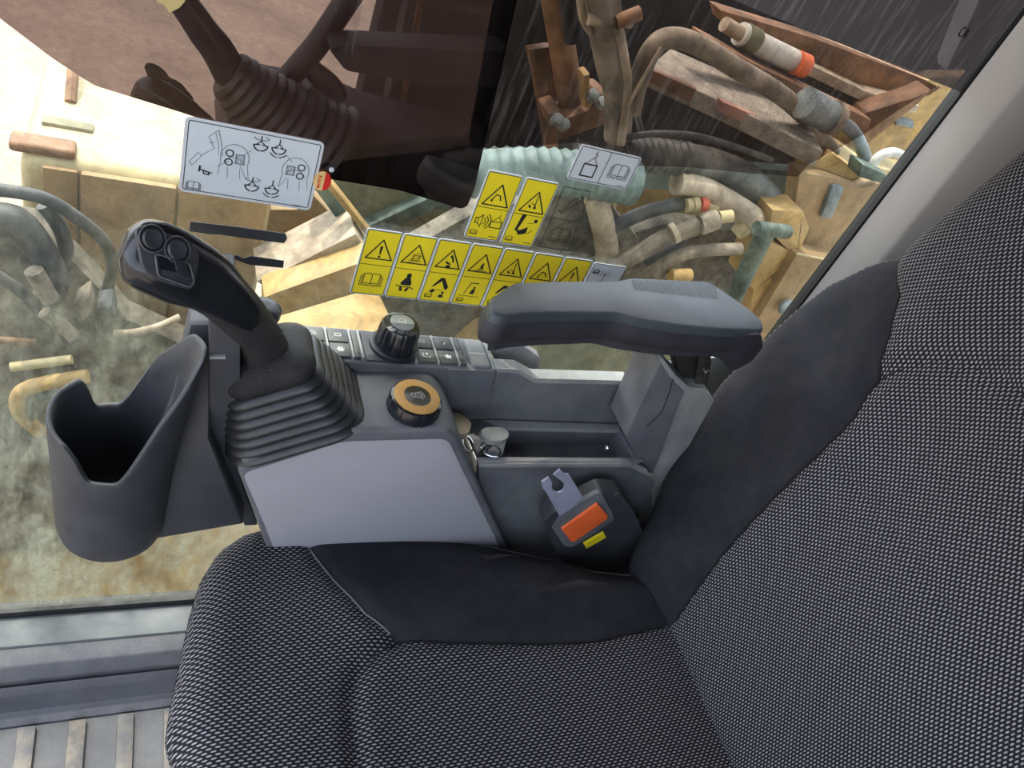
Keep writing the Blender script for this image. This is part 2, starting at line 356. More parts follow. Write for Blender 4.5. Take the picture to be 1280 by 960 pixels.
class Print:
    """flat print in a plane: origin, u right, v up; units are metres"""
    def __init__(s, o, u=(1, 0, 0), v=(0, 0, 1), k=1.0): s.o = Vector(o); s.u = Vector(u); s.v = Vector(v); s.k = k; s.bm = B()
    def P(s, x, y): return s.o+s.u*x*s.k+s.v*y*s.k
    def poly(s, pts):
        try: s.bm.faces.new([s.bm.verts.new(s.P(*p)) for p in pts])
        except ValueError: pass
    def line(s, pts, w=.8, close=False):
        w *= 1.2
        pts = list(pts)+([pts[0]] if close else [])
        for (x0, y0), (x1, y1) in zip(pts, pts[1:]):
            d = math.hypot(x1-x0, y1-y0) or 1e-9; nx, ny = -(y1-y0)/d*w/2, (x1-x0)/d*w/2; ex, ey = (x1-x0)/d*w*.35, (y1-y0)/d*w*.35
            s.poly([(x0-ex+nx, y0-ey+ny), (x0-ex-nx, y0-ey-ny), (x1+ex-nx, y1+ey-ny), (x1+ex+nx, y1+ey+ny)])
    def disc(s, x, y, r, n=14): s.poly([(x+r*math.cos(2*math.pi*i/n), y+r*math.sin(2*math.pi*i/n)) for i in range(n)])
    def arc(s, x, y, r, a0, a1, w=.6, n=14, ry=None):
        s.line([(x+r*math.cos(math.radians(a0+(a1-a0)*i/n)), y+(ry or r)*math.sin(math.radians(a0+(a1-a0)*i/n))) for i in range(n+1)], w)
def rr2(x0, y0, x1, y1, r):
    return [((x0+x1)/2+a, (y0+y1)/2+b) for a, b in rrect((x1-x0)/2, (y1-y0)/2, r, 4)]
def book(p, x, y, s, w=.5):       # open book pictogram of width 2s centred at x,y
    p.line([(x, y-.55*s), (x, y+.5*s)], w)
    for q in (-1, 1):
        p.line([(x, y+.5*s), (x+q*.25*s, y+.62*s), (x+q*.72*s, y+.55*s), (x+q*.72*s, y-.5*s), (x+q*.3*s, y-.45*s), (x, y-.55*s)], w)
        p.line([(x+q*.72*s, y+.4*s), (x+q*.86*s, y+.4*s), (x+q*.86*s, y-.62*s), (x, y-.68*s)], w*.8)
        p.line([(x+q*.86*s, y+.25*s), (x+q*s, y+.25*s), (x+q*s, y-.75*s), (x+q*.1*s, y-.8*s)], w*.8)
def tri(p, x, y, s, w=1.1): p.line([(x-s, y-.75*s), (x+s, y-.75*s), (x, y+.95*s)], w, True)
def decal(name, label, x0, z0, x1, z1, draws, face=decy, split=True, group=None, backing=decw, border=1.6, r=3.0, extra=None, split_at=None, y=DY):
    W, H = (x1-x0)*1000, (z1-z0)*1000
    t = thing(name, label, 'decal', (x0, y, z0), group)
    bm = B(); prism(bm, [(x0+a/1000, y, z0+b/1000) for a, b in rr2(0, 0, W, H, r)], (0, .0004, 0)); obj('backing', bm, backing, t, False)
    if face:
        bm = B(); prism(bm, [(x0+a/1000, y-.0003, z0+b/1000) for a, b in rr2(border, border, W-border, H-border, max(.6, r-border))], (0, .0003, 0)); obj('printed_face', bm, face, t, False)
    p = Print((x0, y-.0005, z0), k=.001)
    p.line(rr2(border, border, W-border, H-border, max(.6, r-border)), .55, True)
    if split: s_ = split_at or H*.48; p.line([(border, s_), (W-border, s_)], .55)
    draws(p, W, H); obj('print', p.bm, ink, t, False)
    return t
# pictograms for the yellow decals (upper triangle contents / lower panels)
def up_excl(p, x, y):
    p.poly([(x-1.5, y+7), (x+1.5, y+7), (x+.7, y-3), (x-.7, y-3)]); p.disc(x, y-5.6, 1.35)
def up_tip(p, x, y):
    p.line([(x-7, y-8), (x+7, y-5)], .6); p.line([(x-3, y-5), (x+4, y-4), (x+5, y+2), (x-2, y+1)], .8, True); p.line([(x-1, y-3), (x+3, y-2), (x+3, y+1)], .6); p.line([(x-6, y-6), (x-3, y-2), (x-2, y+3), (x+3, y+5)], .6)
def up_bucket(p, x, y):
    p.poly([(x+1, y+9), (x+4, y+3), (x+5, y-1), (x+3, y-1), (x+2, y+3), (x-1, y+6)]); p.poly([(x-5, y), (x-1, y-1), (x+1, y-3), (x-2, y-4)]); p.poly([(x-3, y-8), (x+3, y-8), (x+2, y-5), (x-2, y-5)]); p.disc(x+1, y-3.4, 1.2)
def up_seat(p, x, y):
    p.disc(x+1, y+2, 1.2); p.poly([(x-1, y+1), (x+2, y+1), (x+2.6, y-4), (x-1, y-4)]); p.line([(x-7, y-7), (x+7, y-7)], .6); p.line([(x-3, y-5), (x+3, y-5)], .9)
def up_arm(p, x, y):
    p.line([(x+1, y+9), (x+1.5, y-5)], .9); p.line([(x-3, y), (x+1, y-2)], .7); p.poly([(x-6, y-2), (x-3, y-3), (x-2, y-6), (x-5, y-5)]); p.poly([(x, y-6), (x+4, y-6), (x+1.5, y-1)])
def up_boom(p, x, y):
    p.line([(x-5, y-5), (x-1, y+2), (x+3, y+1), (x+5, y-4)], 1); p.poly([(x-6, y-5), (x-3, y-4), (x-4, y-7)])
def lo_book(p, x, y): book(p, x, y, 11.5, .7)
def lo_man(p, x, y):
    p.disc(x+1, y+10, 2.7); p.poly([(x-1, y+8), (x+3, y+8), (x+6, y), (x+5, y-3), (x-5, y-3), (x-6, y)]); p.line([(x-10, y-4), (x-5, y-5), (x+5, y-5), (x+9, y-7)], 1)
    p.poly([(x-6, y-5), (x-3, y-6), (x-2, y-11), (x-5, y-11)]); p.poly([(x+5, y-6), (x+2, y-6), (x, y-11), (x+3, y-11)])
def lo_dig(p, x, y):
    p.poly([(x-9, y-1), (x-1, y+12), (x+3, y+12), (x+10, y+1), (x+9, y-3), (x+6, y-2), (x+1, y+8), (x-6, y)])
    p.poly([(x-10, y-7), (x-6, y-3), (x-3, y-6), (x-6, y-9)]); p.line([(x-4, y-4), (x+5, y-4)], .5); p.poly([(x+2, y-14), (x+8, y-14), (x+7, y-10), (x+3, y-10)]); p.disc(x+6, y-7.5, 1.6); book(p, x-9, y-12, 4, .35)
def lo_cab(p, x, y):
    p.line([(x-3, y+10), (x+6, y+10)], 1); p.line([(x-3, y+9), (x-7, y-5)], .8); p.disc(x+3, y+4, 1.4); p.poly([(x+1, y+2), (x+4.6, y+2), (x+4, y-5), (x-1, y-5)]); p.line([(x-12, y-8), (x+11, y-8)], .5); book(p, x-9, y-13, 4, .35)
ups = [up_excl, up_tip, up_bucket, up_seat, up_arm, up_boom, up_excl]
los = [lo_book, lo_man, lo_dig, lo_cab, lo_dig, lo_cab, lo_book]
ylab = ['yellow warning decal with an exclamation mark above an open book', 'yellow warning decal with a tipping machine above a belted operator, top edge torn',
        'yellow warning decal with a crushed figure above a black boom arm', 'yellow warning decal with a seated figure above an operator in a cab',
        'yellow warning decal fifth from the left in the long row, cut off by the armrest', 'yellow warning decal sixth from the left in the long row, above the armrest',
        'yellow warning decal at the right end of the long row, beside the white label']
for k in range(7):
    x0 = .1975+k*.0373
    def dr(p, W, H, k=k):
        tri(p, W/2+1, H*.70, 13.5, 1.2); ups[k](p, W/2+1, H*.68); los[k](p, W/2, H*.26)
    decal('warning_decal', ylab[k], x0, .6885, x0+.0366, .7695, dr, group='row of yellow warning decals on the window')
def dr1(p, W, H):
    tri(p, W/2+1, H*.66, 14, 1.2); up_boom(p, W/2, H*.66); x, y = W*.3, H*.28
    p.line([(x-6, y+3), (x-3, y+3), (x+1, y+7), (x+1, y-7), (x-3, y-3), (x-6, y-3)], .8, True); p.line([(x-3, y+3), (x-3, y-3)], .7)
    for r in (4, 7, 10): p.arc(x+1, y, r, -55, 55, .8, 8)
    x = W*.76; p.line([(x-6, y-6), (x+6, y-6), (x+6, y+1), (x-6, y+1)], .8, True); p.line([(x-6, y+1), (x+1, y+7), (x+6, y+1)], .6); p.line([(x+1, y+7), (x+2, y+10)], .6); book(p, 8, 8, 4, .35); p.line([(W-12, 5), (W-4, 5)], .7)
decal('warning_decal', 'yellow two-panel warning decal with a horn and hook, left of the upper pair', .2965, .7755, .3345, .8535, dr1, group='upper pair of yellow warning decals')
def dr2(p, W, H):
    tri(p, W/2+1, H*.66, 14, 1.2); up_arm(p, W/2+1, H*.66); x, y = W*.35, H*.28
    p.poly([(x-1, y+16), (x+4, y+16), (x, y-3), (x-3, y-3)]); p.poly([(x-4, y-3), (x, y-5), (x+3, y-9), (x+11, y-6), (x+11, y+2), (x+3, y-3)]); p.line([(x+9, y+6), (x+15, y+7)], .5); p.line([(x+13, y-6), (x+17, y-1)], .5); p.disc(W-8, y+10, 2.2); book(p, 8, 8, 4, .35); p.line([(W-12, 5), (W-4, 5)], .7)
decal('warning_decal', 'yellow two-panel warning decal with a black bucket, right of the upper pair', .3377, .7745, .3757, .8535, dr2, group='upper pair of yellow warning decals')
# white hook / book label
def dr3(p, W, H):
    p.line([(W/2, 1.6), (W/2, H-1.6)], .6); x, y = W*.27, H*.38
    p.line([(x-7.5, y-8), (x+7.5, y-8), (x+7.5, y+5), (x-7.5, y+5)], 1.2, True); p.line([(x-7, y+5), (x+1, y+13), (x+7, y+5)], .5); p.line([(x+1, y+13), (x+3, y+16), (x, y+17), (x+2, y+20)], .6)
    book(p, W*.75, H*.5, 11.5, .55); p.line([(W-13, 3.4), (W-6, 3.4)], .5)
decal('lifting_label', 'small white label with a hook and an open book, right of the yellow pair', .380, .8603, .4525, .8985, dr3, face=None, split=False)
# black line print straight on the glass beside the pair
t = thing('clear_label', 'clear label with black outline and open book printed on the glass', 'decal', (.385, DY, .777))
p = Print((.385, DY, .777), k=.001); p.line([(0, 0), (36, 0), (28.5, 74), (-3, 74)], .7, True); p.line([(-1.5, 37), (33, 37)], .7)
book(p, 17, 19, 12.5, .7); p.line([(5, 45), (16, 62), (22, 68), (25, 64), (21, 58), (5, 45)], .6); p.line([(9, 44), (19, 60)], .5); p.line([(2, 48), (8, 43)], .8); p.disc(22.5, 65, 1.3)
obj('print', p.bm, ink, t, False)
# white label at the end of the row
def dr4(p, W, H):
    book(p, 8, H-11, 4, .6); x = 21
    p.arc(x, H-14, 2.0, 0, 360, .6); p.line([(x, H-14), (x, H-24)], .6); p.line([(x-5, H-9), (x-5, H-17)], .5); p.line([(x+5, H-9), (x+5, H-17)], .5); p.line([(x-4, H-24), (x+4, H-24), (x+4, H-30), (x-4, H-30)], .5, True)
decal('control_label', 'pale blue-white label with tiny symbols behind the armrest top', .4600, .706, .5050, .7675, dr4, face=decb, split=False, border=.8)
# big white joystick diagram
def drbig(p, W, H):
    pass
t = decal('joystick_diagram_decal', 'large white decal diagramming the two joysticks on the window', .0290, .7785, .1408, .8485, drbig, face=decb, split=False, border=3.0, r=4.5)
p = Print((.0290, DY-.0006, .7785), k=.001)
def stick(p, x, y, mir=1):     # grey outline of a joystick head with wrist
    p.arc(x, y, 11.5, -25, 205, .45, 18, ry=13); p.line([(x-11, y-6), (x-12, y-18)], .4); p.line([(x+11, y-6), (x+13, y-17)], .4); p.line([(x-5, y-9), (x-4, y-19)], .4); p.line([(x+5, y-9), (x+6, y-19)], .4); p.arc(x, y-8, 9, 20, 160, .4)
    for q in (-1, 1): p.arc(x-4.5*mir, y+4.2*q, 3.0, 0, 360, 1.0, 12)
    p.line([(x+1*mir, y-4.5), (x+7.5*mir, y-4.5), (x+7.5*mir, y+4), (x+1*mir, y+4)], .7, True)
    for q in range(4): p.line([(x+(2+q*1.4)*mir, y-3.8), (x+(2+q*1.4)*mir, y+3.4)], .35)
stick(p, 41, 40); stick(p, 92, 38, -1)
p.line([(8, 27), (15, 37), (12, 40), (6, 30)], .4, True); p.line([(15, 38), (24, 46), (19, 56), (26, 63), (29, 52), (31, 40)], .45); p.line([(24, 60), (27, 50), (28, 41)], .4); p.line([(20, 50), (24, 52)], .4)
book(p, 11, 8, 6, .5); p.line([(28, 30), (36, 36)], .35); p.line([(47, 44), (54, 51)], .35); p.line([(46, 34), (52, 22)], .35); p.line([(88, 46), (82, 52)], .35); p.line([(86, 30), (80, 20)], .35); p.line([(W_ := 95, 3.8), (104, 3.8)], .5)
obj('print', p.bm, inkg, t, False)
p = Print((.0290, DY-.0007, .7785), k=.001)
def clam(p, x, y, op):
    p.line([(x, y+8), (x, y+3)], .8); p.line([(x, y+3.5), (x-3.5, y)], .7); p.line([(x, y+3.5), (x+3.5, y)], .7)
    p.line([(x-5.5, y-.5), (x-1, y), ], .8); p.line([(x+5.5, y-.5), (x+1, y)], .8); p.arc(x, y, 5.8, 185, 262, .9, 6); p.arc(x, y, 5.8, 278, 355, .9, 6)
    if op: p.arc(x, y-1, 8, 215, 262, .7, 5); p.arc(x, y-1, 8, 278, 325, .7, 5)
    else: p.arc(x, y+6, 6, -200, 60, .45, 12, ry=1.8)
clam(p, 60, 57, 0); clam(p, 75, 57, 1); clam(p, 58, 17, 0); clam(p, 75, 17, 1)
p.poly([(13.5, 22.5), (15, 22), (15.5, 27.5), (14, 28.5)]); p.line([(15, 24.5), (24, 22.5)], .9); p.line([(17.5, 24), (18, 21), (22, 20.5), (22, 23)], .9)
obj('print', p.bm, ink, t, False)
# small round red and cream sticker, tapes
t = thing('fruit_sticker', 'small oval red and cream sticker at the right edge of the joystick decal', 'sticker', (.145, DY-.001, .812))
bm = B(); pts = [(.1455+.0078*math.cos(a), DY-.0010, .8115+.0098*math.sin(a)) for a in [math.pi*2*i/28 for i in range(28)]]
prism(bm, pts, (0, .0004, 0)); obj('cream_half', bm, creamp, t, False)
bm = B(); pts = [(.1455+.0079*math.cos(a), DY-.0013, .8115+.0099*math.sin(a)) for a in [math.radians(-78+156*i/18) for i in range(19)]]
prism(bm, pts, (0, .0003, 0)); obj('red_half', bm, redp, t, False)
p = Print((.1428, DY-.0016, .8115), u=(1, 0, 0), v=(0, 0, 1), k=.001)
p.disc(0, -6, 1.3)
for yy in (-2.6, .6):
    p.line([(1.4, yy-1), (-1.1, yy-1), (-1.1, yy+1), (1.4, yy+1)], .5)
p.line([(-1.2, 3.6), (1.4, 4.6), (-1, 5.4)], .6); obj('print', p.bm, redp, t, False)
bm = B(); lathe(bm, [(.0024, 0), (.0024, .0006), (.0012, .0010)], (.1515, DY, .824), (0, -1, 0), 14); obj('sticker_dot', bm, decw, None, True, 'tiny white dot on the glass just above the red sticker', 'sticker')
for nm, lb, pl in (('dark_tape_strip', 'longer dark tape strip on the glass below the joystick decal', [(238, 277), (300, 284), (357, 292), (359, 298), (355, 304), (300, 297), (274, 293), (262, 293), (237, 289)]),
                   ('dark_tape_strip', 'shorter ragged dark tape strip above the joystick neck', [(284, 320), (296, 319), (304, 323), (314, 320), (355, 326), (354, 335), (312, 331), (300, 327)])):
    bm = B(); flat(bm, YP(pl, DY), .0004); obj(nm, bm, tapeb, None, False, lb, 'tape', 'dark tape strips on the window')
bm = B(); flat(bm, YP([(427, -20), (404, 60), (440, 71), (460, -20)], fy-.0006), .0002)
obj('clear_tape', bm, clear_m, None, False, 'clear tape strip at the top of the mirror film', 'tape')
bm = B(); flat(bm, YP([(190, -30), (196, 2), (205, 6), (212, 16), (224, 10), (231, 2), (240, -30)], fy-.001), .0003)
obj('torn_paper', bm, yelpaper, None, False, 'torn bit of yellow paper at the top edge of the window', 'paper')
bm = B(); flat(bm, YP([(513, 262), (534, 285), (538, 283), (520, 268)], fy-.001), .0003); obj('peeling_tape', bm, clear_m, None, False, 'curled clear tape scrap above the row of yellow decals', 'tape')
t = thing('lettered_strip_reflection', 'painted reflection of a pale lettered strip beside the pillar at top right', 'sticker', onY(1205, 40, fy-.001))  # a reflection in the window, painted as a thin lettered strip
bm = B(); flat(bm, YP([(1207, -20), (1232, -20), (1222, 5), (1183, 88), (1172, 78), (1172, 70)], fy-.0010), .0003); obj('backing', bm, mat('strip_reflection_grey', (.30, .27, .28), .8, var=.1), t, False)
a = onY(1206, 41, fy-.0016)
p = Print(a, k=.001); p.arc(-4, 0, 2.6, 60, 300, 1.1, 8, ry=4.4); p.line([(0, -4.4), (2.4, 4.4), (4.8, -4.4)], 1.1); p.line([(.9, -1.4), (3.9, -1.4)], 1); obj('lettering', p.bm, ink, t, False)

# ================================================================== SEAT
from mathutils.geometry import intersect_point_line
def dist_poly(p, pl, closed=True):
    best = 9
    n = len(pl)
    for i in range(n if closed else n-1):
        a = pl[i]; b = pl[(i+1) % n]; d = b-a; L = d.length_squared
        t_ = 0 if L == 0 else max(0, min(1, (p-a).dot(d)/L)); q = (p-(a+d*t_)).length
        if q < best: best = q
    return best
def grid_poly(pl, cell):
    """filled polygon in 2-D, cut along a grid so that its edge stays exact"""
    b = bmesh.new(); f = b.faces.new([b.verts.new((q.x, q.y, 0)) for q in pl]); f.normal_update()
    bmesh.ops.triangulate(b, faces=[f])
    for ax in (0, 1):
        lo = min(q[ax] for q in pl); hi = max(q[ax] for q in pl); n = int((hi-lo)/cell)
        for k in range(1, n+1):
            co = [0, 0, 0]; co[ax] = lo+k*cell; no = [0, 0, 0]; no[ax] = 1
            bmesh.ops.bisect_plane(b, geom=b.verts[:]+b.edges[:]+b.faces[:], plane_co=co, plane_no=no, dist=1e-6)
    return b
def patch(name, pl, fn, m, parent, cell=.008, uvf=None, **k):
    b = grid_poly(pl, cell); uvl = b.loops.layers.uv.new('UVMap')
    for f in b.faces:
        for l in f.loops: l[uvl].uv = uvf(l.vert.co) if uvf else (l.vert.co.x, l.vert.co.y)
    for v in b.verts: v.co = fn(v.co.x, v.co.y)
    return obj(name, b, m, parent, angle=80, **k)
def V2(a, b): return Vector((a, b))
# --- cushion
TOPZ = .445
def solve_seat(px, py, fz):
    z = TOPZ-.02
    for _ in range(14):
        p = onZ(px, py, z); z = .5*z+.5*fz(p.x, p.y)
    return p
rawfar = [(815, 727), (770, 722), (735, 717), (700, 703), (610, 680), (500, 664), (420, 656), (370, 653), (335, 655), (300, 664), (272, 684), (252, 715), (238, 760), (226, 820), (213, 880), (208, 915), (218, 950)]
foot = [onZ(a, b, .425) for a, b in rawfar]; foot = [V2(p.x, p.y) for p in foot]
footp = foot+[V2(.035, .20), V2(.035, .02), V2(.07, -.05), V2(.60, -.06), V2(.68, 0), V2(.68, .30)]
RS = .042
innerseam = None
def seat_h(x, y):
    p = V2(x, y); d = dist_poly(p, footp)
    h = TOPZ+.018*math.exp(-((y-.39)/.055)**2)*min(1, max(0, (x-.12)/.12))-.012*math.exp(-((y-.2)/.13)**2)*min(1, max(0, (x-.15)/.1))
    if d < RS: h -= RS-math.sqrt(max(0, RS*RS-(RS-d)**2))
    for pl, g, wd in seams_seat:
        q = dist_poly(p, pl, False)
        if q < wd*3: h -= g*math.exp(-(q/wd)**2)
    return h
seams_seat = []
def SP(l):
    out = []
    for a, b in l:
        p = solve_seat(a, b, seat_h); out.append(V2(p.x, p.y))
    return out
blackseam = SP([(371, 655), (388, 683), (420, 724), (458, 764), (500, 797), (560, 801), (620, 802), (690, 803), (750, 799), (800, 788), (838, 780)])
blackseam[0] = foot[7].copy()
padseam = SP([(470, 1040), (452, 975), (443, 915), (440, 870), (450, 835), (474, 812), (500, 798)])
seams_seat = [(blackseam, .006, .006), (padseam, .009, .008)]
seat = thing('operator_seat', 'black operator seat with white-flecked woven fabric and plain black side panels', 'seat', (.36, .2, 0))
def fs(x, y): return Vector((x, y, seat_h(x, y)))
side_poly = [blackseam[i] for i in range(len(blackseam))]+[V2(.66, .36)]+foot[:7]
# side panel: seam then back along the far edge
patch('cushion_side_panel', side_poly, fs, blackcloth, seat, .007, label='plain black cushion side panel')
cover_poly = list(foot[7:])+footp[len(foot):len(foot)+5]+[V2(.68, .36)]+blackseam[::-1][:-1]
patch('cushion_cover', cover_poly, fs, fabric, seat, .008, uvf=lambda c: (c.x*.77, c.y*.96))
def seat_seam(name, pl, r, m, lift, par=seat):
    pts = []
    for a, b in zip(pl, pl[1:]):
        for k in range(4): q = a.lerp(b, k/4); pts.append(Vector((q.x, q.y, seat_h(q.x, q.y)+lift)))
    bm = B(); tube(bm, pts, r, 6, 1); obj(name, bm, m, par)
seat_seam('piping', blackseam[:5], .0011, piping_m, .0008)
seat_seam('piping', blackseam[4:], .0012, blkpiping, .0008)
seat_seam('piping', [f+V2(0, -.006) for f in foot[:8]], .0009, piping_m, .0012)
seat_seam('piping', padseam, .0011, blkpiping, -.0005)
bm = B()
rs = []
dense = []
for i, a in enumerate(footp):
    b_ = footp[(i+1) % len(footp)]
    for k in range(3): dense.append(a.lerp(b_, k/3))
cen = V2(.36, .2)
for zz, s_ in ((TOPZ-RS+.002, 1), (.385, .995), (.362, .98), (.345, .95), (.335, .90)):
    rs.append([Vector((cen.x+(q.x-cen.x)*s_, cen.y+(q.y-cen.y)*s_, zz)) for q in dense])
b_ = rings(B(), rs, False); uvl = b_.loops.layers.uv.new('UVMap')
for f in b_.faces:
    for l in f.loops: l[uvl].uv = ((l.vert.co.x+l.vert.co.z*.7)*.77, l.vert.co.y+l.vert.co.z)
obj('cushion_skirt', b_, fabric, seat, angle=70)
bm = B(); box(bm, (.09, 0, .16), (.62, .40, .34), .02, 3); obj('seat_base', bm, plastic_dk, seat)
bm = B(); box(bm, (.16, .04, 0), (.60, .36, .17), .01, 2); obj('suspension_box', bm, plastic_dk, seat)
# --- backrest: heights over a reclined plane, parameters y and z
def back_plane(z): return .615+.20*(z-.445)
RB = .048
def back_x(y, z):
    p = V2(y, z); d = dist_poly(p, backp)
    x = back_plane(z)-.030*math.exp(-((y-.40)/.06)**2)*max(0, min(1, 1-(z-.88)/.2))-.016*math.exp(-((z-.66)/.12)**2)*math.exp(-((y-.2)/.16)**2)
    if d < RB: x += RB-math.sqrt(max(0, RB*RB-(RB-d)**2))
    for pl, g, wd in seams_back:
        q = dist_poly(p, pl, False)
        if q < wd*3: x += g*math.exp(-(q/wd)**2)
    return x
seams_back = []
def solve_back(px, py, fn=None):
    x = .64
    for _ in range(14):
        p = onX(px, py, x); x = .5*x+.5*(fn or (lambda y, z: back_x(y, z)))(p.y, p.z)
    return V2(p.y, p.z)
outer = [(1330, 140), (1280, 184), (1200, 250), (1150, 292), (1125, 319), (1090, 328), (1040, 352), (1000, 382), (960, 419), (905, 475), (862, 535), (832, 600), (814, 660), (806, 700), (812, 730)]
outb = [solve_back(a, b, lambda y, z: back_plane(z)+.03) for a, b in outer]
backp = [V2(outb[0].x-.0, 1.30), *outb, V2(outb[-1].x-.02, .405), V2(.0, .405), V2(-.06, .46), V2(-.09, .8), V2(-.09, 1.30)]
bseam = [solve_back(a, b) for a, b in [(1125, 319), (1119, 370), (1106, 420), (1088, 475), (1062, 523), (1010, 575), (950, 635), (895, 697), (858, 748), (836, 782)]]
bseam[0] = outb[4].copy()
lseam = [solve_back(a, b) for a, b in [(1088, 475), (1125, 459), (1165, 452), (1205, 457), (1245, 476), (1290, 503), (1340, 520)]]
vseam = [solve_back(a, b) for a, b in [(1022, 568), (1060, 600), (1100, 640), (1140, 690), (1180, 760)]]
seams_back = [(bseam, .007, .007), (lseam, .008, .009), (vseam, .003, .006)]
bk = seat
def fb(y, z): return Vector((back_x(y, z), y, z))
ibot = V2(bseam[-1].x, bseam[-1].y); lowz = .405
panelb = list(outb[4:])+[backp[len(outb)+1]]+[V2(ibot.x-.004, .405)]+bseam[::-1][:-1]
patch('side_bolster_panel', panelb, fb, blackcloth, bk, .008, label='plain black side bolster')
coverb = [backp[0]]+outb[:5]+bseam[1:]+[V2(ibot.x-.004, .405)]+backp[len(outb)+2:]
patch('backrest_cover', coverb, fb, fabric, bk, .009, uvf=lambda c: (c.y, c.x))
def back_seam(pl, r, m, lift):
    pts = []
    for a, b in zip(pl, pl[1:]):
        for k in range(4): q = a.lerp(b, k/4); pts.append(Vector((back_x(q.x, q.y)-lift, q.x, q.y)))
    bm = B(); tube(bm, pts, r, 6, 1); obj('piping', bm, m, bk)
back_seam(bseam, .0016, blkpiping, .0006); back_seam(lseam, .0011, blkpiping, -.0005)
# stitches along the outer edge of the bolster
st = []
for a, b in zip(outb[4:], outb[5:]):
    n = max(1, int((b-a).length/.0075))
    for k in range(n): st.append((a.lerp(b, k/n), a.lerp(b, (k+.5)/n)))
bmst = B()
for a, b in st:
    c = V2(.2, .6); a = a+(c-a).normalized()*.006; b = b+(c-b).normalized()*.006
    tube(bmst, [Vector((back_x(a.x, a.y)-.0008, a.x, a.y)), Vector((back_x(b.x, b.y)-.0008, b.x, b.y))], .0006, 5, 1)
obj('edge_stitching', bmst, piping_m, bk, kind='stuff')
dn = []
for i, a in enumerate(backp):
    b2 = backp[(i+1) % len(backp)]
    for k in range(3): dn.append(a.lerp(b2, k/3))
rs = [[Vector((back_plane(q.y)+RB-.002+dx, .18+(q.x-.18)*s_, .8+(q.y-.8)*s_)) for q in dn] for dx, s_ in ((0, 1), (.02, .995), (.045, .97), (.06, .9))]
bm = rings(B(), rs, False); vs = bm.verts[-len(dn):]
bm.verts.ensure_lookup_table(); bm.faces.new([bm.verts[len(bm.verts)-len(dn)+i] for i in range(len(dn))])
obj('backrest_shell', bm, blackcloth, bk, angle=60)

# ================================================================== CONSOLE
con = thing('right_console', 'grey plastic side console under the joystick with a pale grey side panel', 'console', (.25, .53, .0))
NY = .475
podpx = [(296, 588), (306, 572), (425, 546), (440, 538), (560, 536), (572, 545), (632, 680), (640, 700), (345, 720), (322, 657)]
pod = YP(podpx, NY)
bm = B(); prism(bm, pod, (0, .125, 0), .007, 4); obj('console_body', bm, plastic, con)
# recessed pale side panel with its own edge
pp = roundpoly(YP([(303, 592), (430, 552), (560, 549), (620, 674), (632, 712), (352, 712), (331, 657)], NY-.0006), .010, 5)
bm = B(); prism(bm, pp, (0, .004, 0), .0008); obj('side_panel', bm, greypanel, con, label='pale grey side panel')
# upper rear part carrying the switches
sz = .649
bm = B()
a0 = onY(372, 452, .556); a1 = onY(622, 463, .556)
prism(bm, [(.150, .556, sz), (a1.x, .556, sz), (a1.x+.012, .556, .575), (.150, .556, .575)], (0, .052, 0), .003, 3)
obj('switch_bank_housing', bm, plastic, con)
bm = B(); prism(bm, YP([(560, 462), (620, 464), (603, 545), (560, 545)], .5545), (0, .004, 0), .001); obj('front_skirt', bm, plastic, con)
def cell(x0, x1, row, icon=None, name='rocker_switch', m=switchm, full=False):
    ya, yb = (.560, .580) if row == 0 else (.582, .602)
    if full: ya, yb = .560, .602
    b_ = B(); box(b_, (x0, ya, sz-.004), (x1, yb, sz+.0035), .0012, 2); o = obj(name, b_, m, con)
    if icon:
        p = Print(((x0+x1)/2, (ya+yb)/2, sz+.0038), u=(1, 0, 0), v=(0, 1, 0), k=.001); icon(p); obj('icon', p.bm, white, o, False)
    return o
def xs(px, z=sz): return onZ(px, 458, z).x
def ic_fan(p):
    for a in range(0, 360, 60): r = math.radians(a); p.poly([(0, 0), (3.6*math.cos(r-.35), 3.6*math.sin(r-.35)), (4*math.cos(r+.25), 4*math.sin(r+.25))])
    p.line([(-7, -5), (-5, -5)], .8)
def ic_sig(p): p.line([(-3, 3), (-3, -2), (1, -3)], .7); p.disc(1.6, 2.2, 1.3); p.disc(4, -2.6, 1.3)
def ic_leaf(p): p.poly([(-4, 2), (-1, 1), (0, 4), (1.5, 1), (4.5, 2), (3, -2), (4, -4), (0, -3), (-3, -3), (-2, -1)])
def ic_ring(p): p.arc(0, 0, 3, 0, 360, .6); p.line([(-1, 0), (1.5, 0)], .6)
def ic_box(p): p.line([(-3, -2), (3, -2), (3, 2), (-3, 2)], .6, True)
def ic_wip(p): p.arc(0, -2, 4, 30, 150, .7); p.line([(0, -3), (2, 2)], .6)
xa = [(392, 412), (417, 443)]
cell(xs(383), xs(411), 0, ic_wip); cell(xs(383), xs(411), 1, ic_ring)
cell(xs(416), xs(441), 0, ic_fan); cell(xs(416), xs(441), 1, ic_box)
cell(xs(446), xs(453), 0, full=True, name='blank_switch')
cell(xs(523), xs(546), 0, ic_sig); cell(xs(523), xs(546), 1, ic_ring)
cell(xs(551), xs(572), 0, ic_leaf); cell(xs(551), xs(572), 1, ic_wip)
cell(xs(576), xs(583), 0, full=True, name='blank_switch')
cell(xs(590), xs(611), 0, full=True, name='cover_plate', m=plastic_lt)
for d in (413.5, 443.5, 455, 521, 548.5, 574):
    b_ = B(); box(b_, (xs(d)-.0012, .559, sz-.004), (xs(d)+.0012, .603, sz+.0042), .0008); obj('divider', b_, plastic_lt, con)
b_ = B(); box(b_, (xs(459), .558, sz-.004), (xs(519), .604, sz+.0022), .0015); obj('dial_plate', b_, plastic_dk, con)
